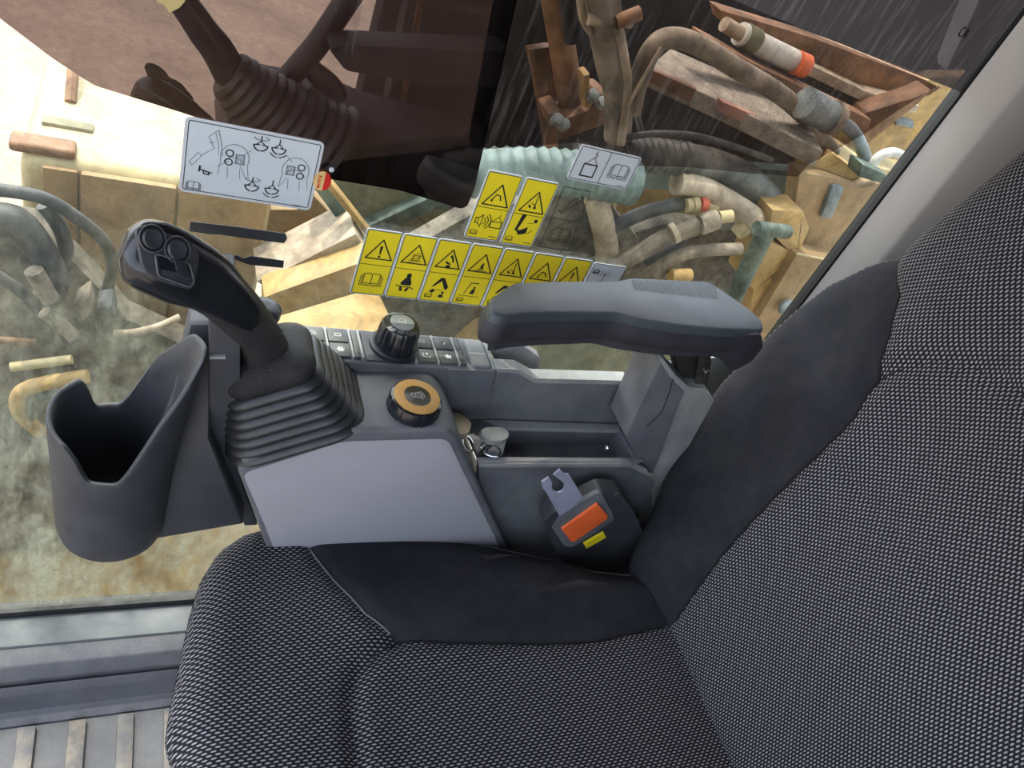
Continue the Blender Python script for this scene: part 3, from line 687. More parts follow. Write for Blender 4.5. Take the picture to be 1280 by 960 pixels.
b_ = B(); box(b_, (xs(614), .557, sz-.004), (xs(619), .603, sz+.002), .001); obj('divider', b_, plastic_lt, con)
# black dial on the switch bank
c = Vector((onY(492, 436, .580).x, .581, sz))
t = con
fl_ = lambda i, h: 1-.035*(1 if i % 6 < 1 else 0)
bm = B(); lathe(bm, [(.0265, .002), (.0265, .006), (.0245, .008)], c, n=48); obj('dial_collar', bm, satin, t)
bm = B(); lathe(bm, [(.0225, .006), (.0225, .010), (.0213, .029), (.019, .034), (.0145, .036)], c, n=72, flute=fl_); dk = obj('rotary_dial', bm, gloss, t, angle=25, label='black fluted dial with a grey cap')
bm = B(); lathe(bm, [(.0128, .0345), (.0128, .0372), (.0115, .0378)], c, n=32); obj('cap', bm, keygrey, dk)
p = Print(c+Vector((0, 0, .0382)), u=(1, 0, 0), v=(0, 1, 0), k=.001); p.arc(0, 0, 4, 0, 330, .5); p.line([(-2, 0), (2, 0)], .5); obj('icon', p.bm, white, dk, False)
# recess + orange throttle dial
dc = onZ(514, 528, .630); dc = Vector((dc.x, dc.y, .630))
top_c = onZ(521, 497, .652)
dc = Vector((top_c.x, top_c.y, .634))
bm = B(); lathe(bm, [(.036, -.004), (.036, .0012), (.033, .0022), (.031, .0006), (.030, -.003)], dc-Vector((.008, -.007, 0)), n=48); obj('dial_recess', bm, plastic_dk, con)
t = con
bm = B(); lathe(bm, [(.0275, -.003), (.0280, .004), (.0275, .014), (.0262, .0175), (.024, .0190)], dc, n=72, flute=lambda i, h: 1-.03*(1 if i % 9 < 1 else 0)); dk = obj('rotary_dial', bm, gloss, t, angle=25, label='glossy black dial with an orange ring')
bm = B(); lathe(bm, [(.0240, .0180), (.0240, .0200), (.0228, .0206), (.0140, .0206)], dc, n=48); obj('orange_ring', bm, dialor, dk, label='orange ring')
bm = B(); lathe(bm, [(.0138, .0195), (.0138, .0210), (.0125, .0212)], dc, n=40); obj('cap', bm, gloss, dk)
p = Print(dc+Vector((0, 0, .0216)), u=(1, 0, 0), v=(0, 1, 0), k=.001); p.arc(1, 0, 4, 0, 360, .5); p.arc(1, 0, 2, 0, 360, .45); p.arc(1, 0, 6, -70, 70, .45); p.line([(-3, 2.6), (-6, 2.6), (-6, .8), (-8, 0), (-6, -1), (-6, -2.8), (-3, -2.8)], .5); obj('icon', p.bm, white, dk, False)
# ---- storage tray module
tr = con
bm = B(); prism(bm, roundpoly(YP([(621, 462), (648, 464), (668, 475), (786, 478), (776, 545), (602, 545)], .556), .004), (0, .012, 0), .002, 3); obj('back_wall', bm, plastic, tr)
bm = B(); prism(bm, roundpoly(YP([(621, 460.5), (648, 462), (668, 473), (786, 476), (786, 481), (668, 479), (648, 467), (621, 465)], .553), .002), (0, .016, 0), .0015, 3); obj('wall_rim', bm, plastic_lt, tr)
A = onY(786, 478, .556); Bq = onY(776, 538, .556); Cc = onY(800, 548, .515); Dd = onY(826, 468, .520)
bm = B(); prism(bm, [A, Dd, Cc, Bq], (.006, .010, 0), .0015); obj('end_wall', bm, plastic_lt, tr)
dz = .572
def deckbox(pxs, z, th, m, name, bev=.0015):
    b_ = B(); prism(b_, [onZ(a, b, z) for a, b in pxs], (0, 0, -th), bev, 2); return obj(name, b_, m, tr)
deckbox([(602, 524), (778, 530), (774, 538), (634, 535)], dz, .006, plastic_lt, 'deck_rail')
deckbox([(771, 532), (779, 531), (806, 572), (793, 572)], dz, .006, plastic, 'deck_end')
deckbox([(600, 580), (597, 574), (632, 574), (794, 571), (806, 574), (790, 580)], dz, .006, plastic_lt, 'deck_rail')
deckbox([(578, 526), (604, 524), (636, 540), (628, 570), (597, 568)], dz, .006, plastic, 'key_plate')
q = [onZ(a, b, dz) for a, b in [(632, 533), (774, 536), (796, 573), (610, 576)]]
bm = B(); lo = [Vector((v.x, v.y, .540)) for v in q]
vb = [bm.verts.new(v-Vector((0, 0, .003))) for v in q]; vl = [bm.verts.new(v) for v in lo]
bm.faces.new(vl)
for i in range(4): bm.faces.new((vb[i], vb[(i+1) % 4], vl[(i+1) % 4], vl[i]))
obj('pocket', bm, plastic, tr)
fy2 = onZ(700, 575, dz).y-.002
bm = B(); prism(bm, roundpoly(YP([(598, 579), (788, 580), (810, 588), (818, 604), (800, 645), (778, 700), (640, 720), (600, 700)], fy2), .006), (0, .010, 0), .003, 3); obj('side_wall', bm, plastic, tr)
bm = B(); prism(bm, YP([(596, 576), (788, 577), (808, 586), (815, 597), (806, 593), (787, 584.5), (600, 585)], fy2-.0015), (0, .006, 0), .0012); obj('wall_rim', bm, plastic_lt, tr)
# screw-like fitting at the pocket end
bm = B(); lathe(bm, [(.004, 0), (.004, .002), (.002, .003)], onZ(758, 560, .556), (-.8, -.2, .3), 12); obj('pocket_clip', bm, chrome, tr)
bm = B(); prism(bm, YP([(868, 448), (940, 446), (940, 520), (864, 540)], .603), (0, .008, 0), .002); obj('rear_trim', bm, plastic_lt, con)
# ---- armrest post
post = arm = thing('armrest', 'padded dark grey armrest, its top tinted blue-grey for sky light, on a slanting grey post', 'armrest', (.56, .52, .50))
py_ = .497
bm = B(); prism(bm, roundpoly(YP([(826, 453), (838, 466), (856, 486), (846, 512), (816, 592), (806, 588), (782, 546)], py_), .003), (0, .05, 0), .003, 3); obj('front_cover', bm, plastic, post)
bm = B(); prism(bm, roundpoly(YP([(853, 486), (884, 492), (893, 500), (860, 560), (845, 630), (838, 648), (818, 640), (815, 590)], py_+.004), .004), (0, .05, 0), .005, 3); obj('side_cover', bm, plastic_lt, post)
bm = B(); prism(bm, YP([(824, 450), (830, 449), (846, 470), (862, 484), (884, 486), (884, 492), (856, 490), (838, 472)], py_-.001), (0, .03, 0), .0015); obj('post_rim', bm, plastic_lt, post)
bm = B(); tube(bm, YP([(842, 470), (836, 492), (826, 516), (808, 533)], py_-.0006), .0005, 5); obj('cover_seam', bm, blkpiping, post)
bm = B(); prism(bm, YP([(842, 440), (864, 440), (890, 452), (884, 488), (866, 486), (850, 478)], py_+.014), (0, .02, 0), .002); obj('steel_bracket', bm, darkmet, post)
bm = B(); prism(bm, YP([(876, 440), (890, 442), (880, 487), (868, 487)], py_+.006), (0, .004, 0), .001); obj('bracket_plate', bm, darkmet, post)
bm = B(); lathe(bm, [(.0035, 0), (.0035, .003), (.002, .004)], onY(882, 464, py_+.006), (0, -1, 0), 12); obj('bolt', bm, chrome, post)
# rear base trim behind the buckle
bm = B(); prism(bm, roundpoly(YP([(812, 592), (850, 560), (900, 600), (880, 760), (700, 760), (660, 690), (780, 662), (806, 630)], .507), .006), (0, .05, 0), .004); obj('rear_base', bm, plastic_lt, con)  # paler plastic stands in for the sunlit band beside the buckle
# armrest
toppx = [(612, 372), (640, 352), (700, 350), (770, 350), (788, 346), (885, 351), (905, 363), (940, 388), (955, 402), (956, 414), (905, 413), (850, 408), (800, 400), (770, 392), (700, 392), (650, 394), (630, 398), (612, 392)]
zt = .787
tp = [onZ(a, b, zt) for a, b in toppx]
tp = roundpoly(tp, .009, 4)
cx = sum((v for v in tp), Vector())/len(tp)
def inset(pl, d, z):
    out = []; n = len(pl); ar = sum(pl[i].x*pl[(i+1) % n].y-pl[(i+1) % n].x*pl[i].y for i in range(n))
    for i in range(n):
        a, b, c = pl[i-2], pl[i], pl[(i+2) % n]; t_ = (c-a); t_.z = 0; t_.normalize(); nn_ = Vector((-t_.y, t_.x, 0))
        if ar < 0: nn_ = -nn_
        out.append(Vector((b.x+nn_.x*d, b.y+nn_.y*d, z)))
    return out
bm = B(); rings(bm, [inset(tp, .0040, zt+.0004), inset(tp, .0022, zt-.0004), inset(tp, .0007, zt-.003), inset(tp, 0, zt-.009)]); obj('top_pad', bm, armtop, arm, angle=50)
bm = B(); rings(bm, [inset(tp, .0004, zt-.0085), inset(tp, -.0022, zt-.013), inset(tp, -.0026, zt-.024), inset(tp, -.0005, zt-.032), inset(tp, .004, zt-.0355)]); obj('side_pad', bm, armside, arm, angle=50)
bm = B(); rings(bm, [[Vector((v.x*.93+.026, v.y, v.z)) for v in inset(tp, .006, zt-.035)], [Vector((v.x*.93+.028, v.y, v.z)) for v in inset(tp, .007, zt-.046)]]); obj('under_tray', bm, plastic_dk, arm)
hb = B(); prism(hb, roundpoly(YP([(890, 422), (952, 418), (954, 434), (940, 452), (918, 464), (910, 460), (900, 449), (890, 446)], cx.y-.024), .005), (0, .045, 0), .006, 3); obj('hinge_cover', hb, armside, arm)
# fine ridges of the grip patch on the pad
gb = B()
for k in range(34):
    a = onZ(790+k*3.1, 350+k*.05, zt+.0008); b = onZ(795+k*3.1, 362+k*.35, zt+.0008)
    prism(gb, [a, a+Vector((.0005, 0, 0)), b+Vector((.0005, 0, 0)), b], (0, 0, .0006))
obj('ridged_patch', gb, armtop, arm, False, kind='stuff')
# keys in the key plate
t = thing('khaki_key_fob', 'dusty khaki key fob lying beside the orange dial', 'key', onZ(575, 530, .59))
fp = roundpoly([onZ(a, b, .592) for a, b in [(552, 517), (572, 515), (583, 521), (590, 529), (586, 542), (572, 543), (560, 534)]], .004)
bm = B(); prism(bm, fp, (0, 0, -.010), .003, 3); obj('fob', bm, khaki, t)
bm = B(); pts = [onZ(585, 555, .583)+Vector((.006*math.cos(a), .010*math.sin(a), .002*math.sin(a))) for a in [2*math.pi*i/20 for i in range(21)]]; tube(bm, pts, .0011, 6, 1); obj('split_ring', bm, chrome, t)
t = thing('grey_key', 'grey round-headed ignition key at the left end of the tray pocket', 'key', onZ(620, 541, .60))
kc = onZ(619, 541, .603)
bm = B(); pts = [kc+Vector((.0165*math.cos(a)*(1 if math.sin(a) < .55 else .9), .012*min(math.sin(a), .78), .0015*math.cos(a))) for a in [2*math.pi*i/26 for i in range(26)]]
prism(bm, pts, (0, 0, -.008), .0025, 3); obj('key_head', bm, keygrey, t)
bm = B(); tube(bm, [kc+Vector((-.002, -.008, -.006)), kc+Vector((-.006, -.006, -.02)), Vector((kc.x-.008, kc.y-.004, dz))], .003, 8); obj('key_blade', bm, chrome, t)
bm = B(); pts = [onZ(613, 562, .580)+Vector((.011*math.cos(a)*.8-.005*math.sin(a), .010*math.sin(a), .003*math.cos(a))) for a in [2*math.pi*i/20 for i in range(21)]]; tube(bm, pts, .0012, 6, 1); obj('split_ring', bm, chrome, t)

# ================================================================== JOYSTICK
def ring_at(c, t, n_, w_, h_, e=2.6, N=40):
    t = Vector(t).normalized(); n_ = Vector(n_); n_ = (n_-t*n_.dot(t)).normalized(); W_ = t.cross(n_); out = []
    for i in range(N):
        a = 2*math.pi*i/N; ca, sa = math.cos(a), math.sin(a)
        out.append(Vector(c)+W_*w_*math.copysign(abs(ca)**(2/e), ca)+n_*h_*math.copysign(abs(sa)**(2/e), sa))
    return out
def catm(vals, k, s, f=lambda a, b, c, d, t: .5*((2*b)+(c-a)*t+(2*a-5*b+4*c-d)*t*t+(-a+3*b-3*c+d)*t**3)):
    n = len(vals); return f(vals[max(k-1, 0)], vals[k], vals[min(k+1, n-1)], vals[min(k+2, n-1)], s)
NH = Vector((-.12, -.66, .74)).normalized()
def make_joystick(label, group=None):
    bx = Vector((.146, .531, .6035)); ax = Vector((-.46, -.02, .885)).normalized(); u = Vector((.885, 0, .46)).normalized(); v = Vector((0, 1, 0))
    root = thing('joystick', label, 'joystick', bx, group)
    rs = []
    prof = []
    nr = 7
    for k in range(nr):
        h0 = k/nr; dh = 1/nr
        prof += [(h0+.02*dh, 1.00), (h0+.25*dh, 1.035), (h0+.55*dh, 1.03), (h0+.78*dh, .985), (h0+.93*dh, .93)]
    for h, s_ in prof:
        k = 1-h; hw = (.043+.024*k**.9)*s_; hd = (.036+.020*k**.9)*s_; c = bx+ax*(.066*h)
        c = c+Vector((0, -.004*k, 0))
        rs.append([c+u*a+v*b for a, b in rrect(hw, hd, min(hw, hd)*.55, 7)])
    bm = rings(B(), rs); obj('bellows_boot', bm, rubber, root, angle=60)
    # collar flowing into the grip
    T0 = bx+ax*.066
    P = [onY(335, 447, .527), onY(322, 420, .520), onY(300, 392, .514), onY(276, 368, .509), onY(252, 350, .505), onY(228, 338, .502), onY(205, 327, .500), onY(183, 318, .498), onY(166, 311, .497), onY(153, 306, .497)]
    Wd = [.0225, .0200, .0205, .0215, .0240, .0258, .0262, .0250, .0210, .0110]
    Hd = [.0200, .0185, .0190, .0190, .0190, .0192, .0195, .0190, .0160, .0080]
    col_ = []
    for h, s_ in ((-.004, .90), (.002, 1.0), (.009, 1.02), (.015, .97), (.020, .86)):
        c = T0+ax*h; col_.append([c+u*a+v*b for a, b in rrect(.0425*s_, .036*s_, .021*s_, 7)])
    nn = len(col_[0])
    bm = B(); rings(bm, col_+[[T0+ax*.026+u*a+v*b for a, b in rrect(.028, .024, .018, 7)]]); obj('boot_collar', bm, grain, root, angle=60)
    rs = []; cur = []
    for k in range(len(P)-1):
        for s_ in range(8):
            t_ = s_/8; c = catm(P, k, t_); cur.append((c, catm(Wd, k, t_), catm(Hd, k, t_)))
    cur.append((P[-1], Wd[-1], Hd[-1]))
    first = [T0+ax*.012+(P[0]-T0)*.1, P[0]*.5+(T0+ax*.02)*.5]
    cur = [(first[0], .034, .030), (first[1], .027, .024)]+cur
    for i, (c, w_, h_) in enumerate(cur):
        tt = cur[min(i+1, len(cur)-1)][0]-cur[max(i-1, 0)][0]; rs.append(ring_at(c, tt, NH, w_, h_, 2.5))
    bm = rings(B(), rs); obj('grip', bm, grain, root, angle=70)
    # glossy upper shell over the head
    bm = B(); prev = None; i0 = 17; NS = 26
    for i in range(i0, len(cur)):
        c, w_, h_ = cur[i]; tt = (cur[min(i+1, len(cur)-1)][0]-cur[max(i-1, 0)][0]).normalized()
        f_ = (i-i0)/(len(cur)-1-i0); th = 12+88*min(1, f_*2.1)**.8 if f_ < .48 else 100
        n_ = (NH-tt*NH.dot(tt)).normalized(); Wv = tt.cross(n_); row = []
        for k in range(NS+1):
            a = math.radians(90-th+2*th*k/NS); ca, sa = math.cos(a), math.sin(a); ee = 2/2.5
            lift = .0016*min(1, (i-i0)/3)*(1 if 0 < k < NS else -.2)
            row.append(bm.verts.new(c+Wv*(w_+lift)*math.copysign(abs(ca)**ee, ca)+n_*(h_+lift)*math.copysign(abs(sa)**ee, sa)))
        if prev:
            for k in range(NS): bm.faces.new((prev[k], prev[k+1], row[k+1], row[k]))
        prev = row
    bm.faces.new(prev)
    hd = obj('head_shell', bm, gloss, root, angle=60)
    # buttons and roller on a plane tangent to the head
    T = (P[8]-P[4]).normalized(); n_ = (NH-T*NH.dot(T)).normalized(); W_ = T.cross(n_)
    def on_head(px, py):
        c0 = P[6]+n_*.0222; r = ray(px, py); return CAM+r*((c0-CAM).dot(n_)/r.dot(n_))
    plate = roundpoly([on_head(*q) for q in [(170, 286), (182, 281), (240, 303), (250, 318), (243, 356), (238, 362), (205, 353), (180, 338)]], .006)
    bm = B(); prism(bm, plate, -n_*.004, .0010, 3); obj('button_plate', bm, plastic_dk, root)
    for q in ((190, 298), (221, 312)):
        c = on_head(*q)
        bm = B(); lathe(bm, [(.0098, -.001), (.0098, .0008), (.0090, .0014), (.0083, .0006)], c, n_, 32); bz = obj('button_bezel', bm, satin, root)
        bm = B(); lathe(bm, [(.0075, -.0005), (.0075, .0012), (.0064, .0024), (.0032, .0017), (.001, .0014)], c, n_, 32); obj('thumb_button', bm, btn_m, root)
        bm = B(); pts = [c+n_*.0010+(T*math.cos(a)+W_*math.sin(a))*.0095 for a in [2*math.pi*i/32 for i in range(33)]]; tube(bm, pts, .0005, 5, 1); obj('bezel_ring', bm, btn_line, bz)
    fr = [on_head(*q) for q in [(193, 317), (236, 329), (242, 353), (237, 359), (197, 345)]]
    bm = B(); tube(bm, [q+n_*.0008 for q in roundpoly(fr, .003)]+[roundpoly(fr, .003)[0]+n_*.0008], .0007, 6, 1); obj('switch_frame', bm, btn_line, root)
    bm = B(); prism(bm, roundpoly([on_head(*q)+n_*.0010 for q in [(197, 320), (234, 331), (239, 353), (200, 342)]], .002), -n_*.003, .0006); obj('switch_base', bm, gloss, root)
    rb = B()
    a = on_head(216, 324); b = on_head(221, 345); d = (on_head(228, 328)-a).normalized(); L_ = b-a
    for k in range(6):
        o_ = a+d*(.0012*k*1.35); lift = n_*(.0026+.0014*math.sin(math.pi*(k+.5)/6)); prism(rb, [o_+lift, o_+lift+d*.0008, o_+lift+d*.0008+L_, o_+lift+L_], -n_*.003)
    obj('roller_ridges', rb, btn_m, root, False, kind='stuff')
    bm = B(); prism(bm, roundpoly([on_head(*q)+n_*.0020 for q in [(200, 336), (236, 343), (238, 352), (202, 343)]], .002), -n_*.002, .0008); obj('rocker', bm, btn_m, root)
    return root
joy = make_joystick('black right-hand joystick with two thumb buttons and ribbed rubber boot')
bm = B(); kc2 = onY(330, 386, .585); lathe(bm, [(.0150, -.045), (.0150, -.010), (.0165, -.006), (.0165, .001), (.0130, .0045), (.006, .006)], kc2, (0, 0, 1), 32)
obj('round_knob', bm, satin, None, True, 'small round black knob half hidden behind the joystick neck', 'knob')

# ================================================================== CUP HOLDER + its bracket
cup = thing('cup_holder', 'dark grey plastic cup holder with two rim notches at the console front', 'cup holder', (-.012, .50, .46))
cc = Vector((-.009, .501, 0))
def hprof(a):       # rim height by compass angle (deg, 0 = +x, 90 = +y)
    a = a % 360
    K = [(0, .705), (30, .698), (58, .655), (80, .596), (88, .582), (112, .582), (120, .612), (126, .622), (180, .622), (225, .618), (238, .606), (247, .586), (274, .586), (282, .600), (305, .655), (335, .697), (360, .705)]
    def lin(q):
        q = q % 360
        for (a0, h0), (a1, h1) in zip(K, K[1:]):
            if a0 <= q <= a1: return h0+(h1-h0)*(q-a0)/(a1-a0)
    return sum(lin(a+d) for d in (-3, -1.5, 0, 1.5, 3))/5
NA = 144
def cupring(r, zf, ex=0):
    out = []
    for i in range(NA):
        a = 360*i/NA; ra = math.radians(a); h = zf(a)
        # the right side flares out towards the console as it rises
        fl_x = max(0, math.cos(ra))*max(0, (h-.575))*.10
        out.append(Vector((cc.x+math.cos(ra)*r+fl_x, cc.y+math.sin(ra)*r*.98, h)))
    return out
bm = B()
R0 = .0525
lev = lambda f, lo: (lambda a: lo+(hprof(a)-lo)*f)
rs = [cupring(R0*.80, lambda a: .457), cupring(R0*.88, lambda a: .461), cupring(R0*.93, lambda a: .475)]
for f in (.15, .35, .55, .75, .9, .985): rs.append(cupring(R0*(.93+.07*f), lev(f, .475)))
rs.append(cupring(R0*.985, lev(1.0, .475))); rs.append(cupring(R0*.95, lev(1.0, .475))); rs.append(cupring(R0*.91, lev(.985, .475)))
for f in (.85, .6, .35, .1): rs.append(cupring(R0*(.83+.08*f), lev(f, .485)))
rs.append(cupring(R0*.70, lambda a: .482))
rings(bm, rs); obj('cup_body', bm, plastic_dk, cup, angle=65)
t = cup
bm = B(); prism(bm, roundpoly(YP([(262, 398), (300, 400), (300, 600), (322, 656), (306, 657), (262, 560)], .500), .002), (0, .09, 0), .002); obj('side_panel', bm, plastic_dk, t)
A_ = [onY(236, 402, .550), onY(266, 402, .540), onY(262, 545, .486), onY(305, 655, .476), onY(184, 676, .486), onY(178, 610, .486), onY(215, 500, .512)]
bm = B(); prism(bm, A_, (0.004, .05, 0), .003); obj('front_panel', bm, plastic_dk, t)
bm = B(); prism(bm, YP([(262, 446), (282, 446), (282, 449), (262, 449)], .497), (0, .01, 0)); obj('panel_edge', bm, plastic_lt, t)

# ================================================================== SEAT BELT BUCKLE
bky = .452
bu = thing('seat_belt_buckle', 'black seat belt buckle with an orange release button and steel tongue', 'seat belt buckle', onY(738, 660, bky))
def BP(l, dy=0): return YP(l, bky+dy)
bm = B(); prism(bm, roundpoly(BP([(680, 652), (692, 640), (718, 632), (752, 616), (776, 618), (792, 638), (808, 674), (800, 692), (752, 716), (712, 722), (700, 700), (684, 665)]), .004), (0, .022, 0), .005, 4); obj('buckle_body', bm, plastic_dk, bu)
bm = B(); prism(bm, roundpoly(BP([(690, 660), (700, 645), (722, 630), (745, 617), (752, 616), (766, 642), (768, 650), (716, 684), (706, 683)], -.0015), .003), (0, .006, 0), .0015, 3); obj('face_plate', bm, plastic, bu)
bm = B(); prism(bm, roundpoly(BP([(702, 662), (747, 630), (760, 645), (759, 649), (717, 678), (714, 677)], -.0045), .0015), (0, .008, 0), .0018, 3); obj('release_button', bm, orange, bu, label='orange release button')
hole = [(694, 601), (696, 604), (691.5, 606.5)]
tongue = [(677, 603), (686, 596), (690.5, 602)]
cxh, cyh, rh = 697.5, 608, 8.0
arcp = [(cxh+rh*math.cos(math.radians(a)), cyh+rh*math.sin(math.radians(a))) for a in range(-150, -455, -20)]
tongue = [(677, 603), (686, 597), (cxh-7, cyh-4)]+[(cxh+rh*math.cos(math.radians(a)), cyh+rh*math.sin(math.radians(a))) for a in range(-160, -440, -20)]+[(692, 594), (700, 587), (706, 593), (711, 593), (729, 622), (700, 646), (682, 614), (679, 611)]
bm = B(); prism(bm, BP(tongue, -.0009), (0, .0022, 0), 0); obj('belt_tongue', bm, steel, bu, label='steel tongue plate with a round hole')
bm = B(); prism(bm, BP([(729, 679), (754, 665), (758, 672), (733, 686)], -.0012), (0, .002, 0), .0003); lb = obj('warning_strip', bm, decy, bu)
p = Print(onY(743.5, 675.5, bky-.0016), u=(onY(755, 669, bky)-onY(731, 682, bky)).normalized(), k=.001)
for k in range(6): p.line([(-8+k*3, -1.3), (-7.2+k*3, 1.4)], .8)
obj('print', p.bm, ink, lb, False)
bm = B(); pts = [onY(771, 618, bky-.0008)+Vector((.0022*math.cos(a), 0, .0034*math.sin(a))) for a in [2*math.pi*i/16 for i in range(13)]]; tube(bm, pts, .0004, 5, 1); obj('release_mark', bm, btn_line, bu)
bm = B(); prism(bm, roundpoly(YP([(742, 716), (800, 668), (830, 640), (850, 700), (830, 780), (760, 760)], bky+.022), .004), (0, .014, 0), .004); obj('buckle_stalk', bm, satin, bu)

# ================================================================== LEFT SIDE OF THE CAB (seen mirrored in the film)
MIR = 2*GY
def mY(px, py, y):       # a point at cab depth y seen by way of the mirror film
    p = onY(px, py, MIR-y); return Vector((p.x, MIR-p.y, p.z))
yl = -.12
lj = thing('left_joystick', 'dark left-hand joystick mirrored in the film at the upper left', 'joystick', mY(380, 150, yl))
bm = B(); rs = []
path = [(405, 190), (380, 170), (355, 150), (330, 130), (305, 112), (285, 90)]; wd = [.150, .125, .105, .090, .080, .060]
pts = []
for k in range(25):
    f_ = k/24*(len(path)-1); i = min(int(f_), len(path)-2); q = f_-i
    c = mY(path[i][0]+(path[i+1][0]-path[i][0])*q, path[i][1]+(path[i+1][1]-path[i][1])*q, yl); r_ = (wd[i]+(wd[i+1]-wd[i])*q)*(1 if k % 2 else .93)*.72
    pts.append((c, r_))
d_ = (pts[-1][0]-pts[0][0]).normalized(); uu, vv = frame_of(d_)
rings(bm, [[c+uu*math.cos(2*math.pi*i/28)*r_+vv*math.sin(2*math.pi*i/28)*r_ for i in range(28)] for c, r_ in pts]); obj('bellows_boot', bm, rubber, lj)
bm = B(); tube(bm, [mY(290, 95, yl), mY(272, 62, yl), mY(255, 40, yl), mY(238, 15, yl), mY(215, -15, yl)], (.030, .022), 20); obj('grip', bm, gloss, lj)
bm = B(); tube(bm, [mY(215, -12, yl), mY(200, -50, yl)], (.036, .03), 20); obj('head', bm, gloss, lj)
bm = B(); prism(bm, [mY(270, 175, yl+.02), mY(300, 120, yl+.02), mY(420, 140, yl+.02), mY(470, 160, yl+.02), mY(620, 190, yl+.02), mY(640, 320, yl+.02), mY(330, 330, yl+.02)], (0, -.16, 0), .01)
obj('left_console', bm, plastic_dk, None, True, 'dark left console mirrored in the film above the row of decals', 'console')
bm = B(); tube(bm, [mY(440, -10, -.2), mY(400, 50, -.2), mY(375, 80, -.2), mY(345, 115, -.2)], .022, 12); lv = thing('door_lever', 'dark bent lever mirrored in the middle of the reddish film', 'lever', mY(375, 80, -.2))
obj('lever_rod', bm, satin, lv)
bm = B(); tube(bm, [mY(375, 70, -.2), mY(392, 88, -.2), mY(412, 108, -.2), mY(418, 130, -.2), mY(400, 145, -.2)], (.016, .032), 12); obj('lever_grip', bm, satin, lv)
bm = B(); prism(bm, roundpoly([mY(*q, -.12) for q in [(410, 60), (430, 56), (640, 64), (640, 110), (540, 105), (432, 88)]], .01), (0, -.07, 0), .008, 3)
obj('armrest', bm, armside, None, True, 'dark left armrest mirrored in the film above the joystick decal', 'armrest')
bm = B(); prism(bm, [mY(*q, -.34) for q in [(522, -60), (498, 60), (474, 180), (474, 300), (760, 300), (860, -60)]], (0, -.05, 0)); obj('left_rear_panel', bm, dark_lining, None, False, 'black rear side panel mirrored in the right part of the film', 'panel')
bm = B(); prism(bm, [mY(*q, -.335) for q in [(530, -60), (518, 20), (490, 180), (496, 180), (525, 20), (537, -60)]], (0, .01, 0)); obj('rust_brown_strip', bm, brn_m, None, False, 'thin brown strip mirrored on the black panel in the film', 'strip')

# ================================================================== MACHINERY OUTSIDE THE WINDOW
def ext_tube(name, label, pts, rpx, m, cat='pipe', ribs=0, group=None, n=16, ribamp=.12, parent=None):
    P = [onY(a, b, y) for a, b, y in pts]; k = len(pts)//2; r = rpx*pxm(pts[k][0], pts[k][1], pts[k][2])
    bm = B(); tube(bm, P, r, n, 6, ribs, ribamp)
    if parent: return obj(name, bm, m, parent)
    return obj(name, bm, m, None, True, label, cat, group)
def ext_prism(name, label, px, y, depth, m, cat, bev=.004, parent=None, smooth=True, group=None):
    bm = B(); prism(bm, YP(px, y), (0, depth, 0), bev, 2)
    if parent: return obj(name, bm, m, parent, smooth)
    return obj(name, bm, m, None, smooth, label, cat, group)
# -- tool box on the deck, upper left
bt = onY(150, 212, 1.15).z
xL = onY(22, 200, 1.15).x; xR = onY(420, 250, 1.15).x
tb = thing('deck_box', 'large yellow steel deck box at the left outside the window, lit top painted cream and shaded sides brown', 'box', (xL, 1.15, bt-.55))
bm = B(); box(bm, (xL, 1.15, bt-.62), (xR-.10, 1.62, bt), .03, 4); obj('box_body', bm, cream_m, tb)
bm = B(); box(bm, (xL+.03, 1.143, bt-.60), (onY(98, 230, 1.143).x, 1.155, bt-.012), .006, 2); obj('side_plate', bm, khaki_pl, tb)  # brown stands for shade on the sides, cream body for the lit top
bm = B(); box(bm, (onY(100, 230, 1.14).x, 1.140, bt-.60), (onY(222, 230, 1.14).x, 1.155, bt-.012), .006, 2); obj('side_plate', bm, khaki_pl, tb)
bm = B(); box(bm, (onY(224, 230, 1.143).x, 1.143, bt-.60), (xR-.11, 1.155, bt-.014), .006, 2); obj('side_plate', bm, khaki_pl, tb)
a = onZ(62, 186, bt); bm = B(); box(bm, (a.x-.05, a.y-.02, bt-.004), (a.x+.035, a.y+.02, bt+.012), .008, 3); obj('latch', bm, brn_m, tb)
a = onZ(90, 158, bt); bm = B(); box(bm, (a.x-.04, a.y-.012, bt-.004), (a.x+.03, a.y+.012, bt+.006), .003, 2); obj('slot', bm, olive_m, tb)
bm = B(); tube(bm, [onZ(88, 128, bt), onZ(92, 108, bt)+Vector((0, 0, .03)), onZ(98, 70, bt)+Vector((0, 0, .03)), onZ(100, 60, bt)], .009, 8); obj('handle_bar', bm, brn_m, tb)
bm = B(); box(bm, (onZ(230, 150, bt).x, 1.19, bt-.002), (xR-.2, 1.215, bt+.02), .004); obj('lid_rail', bm, olive_m, tb)
# -- low yellow deck seen at the very bottom of the glass, and the dirt covered well
bm = B(); box(bm, (-1.5, .66, -.32), (.9, 1.16, -.26), .01); obj('yellow_deck', bm, yel_m, None, True, 'dusty yellow deck plate below the deck box', 'deck')
bm = B(); box(bm, (-1.4, .95, -.25), (.02, 1.10, .03), .03, 3); obj('dirty_manifold', bm, dirt_m, None, True, 'dirt covered manifold block behind the cup holder', 'manifold')
ext_prism('caked_chassis_rail', 'dark dirt caked frame behind the hoses at the left', [(-260, 240), (40, 285), (95, 330), (135, 372), (160, 400), (250, 440), (260, 530), (-260, 560)], .99, .05, dirt_m, 'frame')
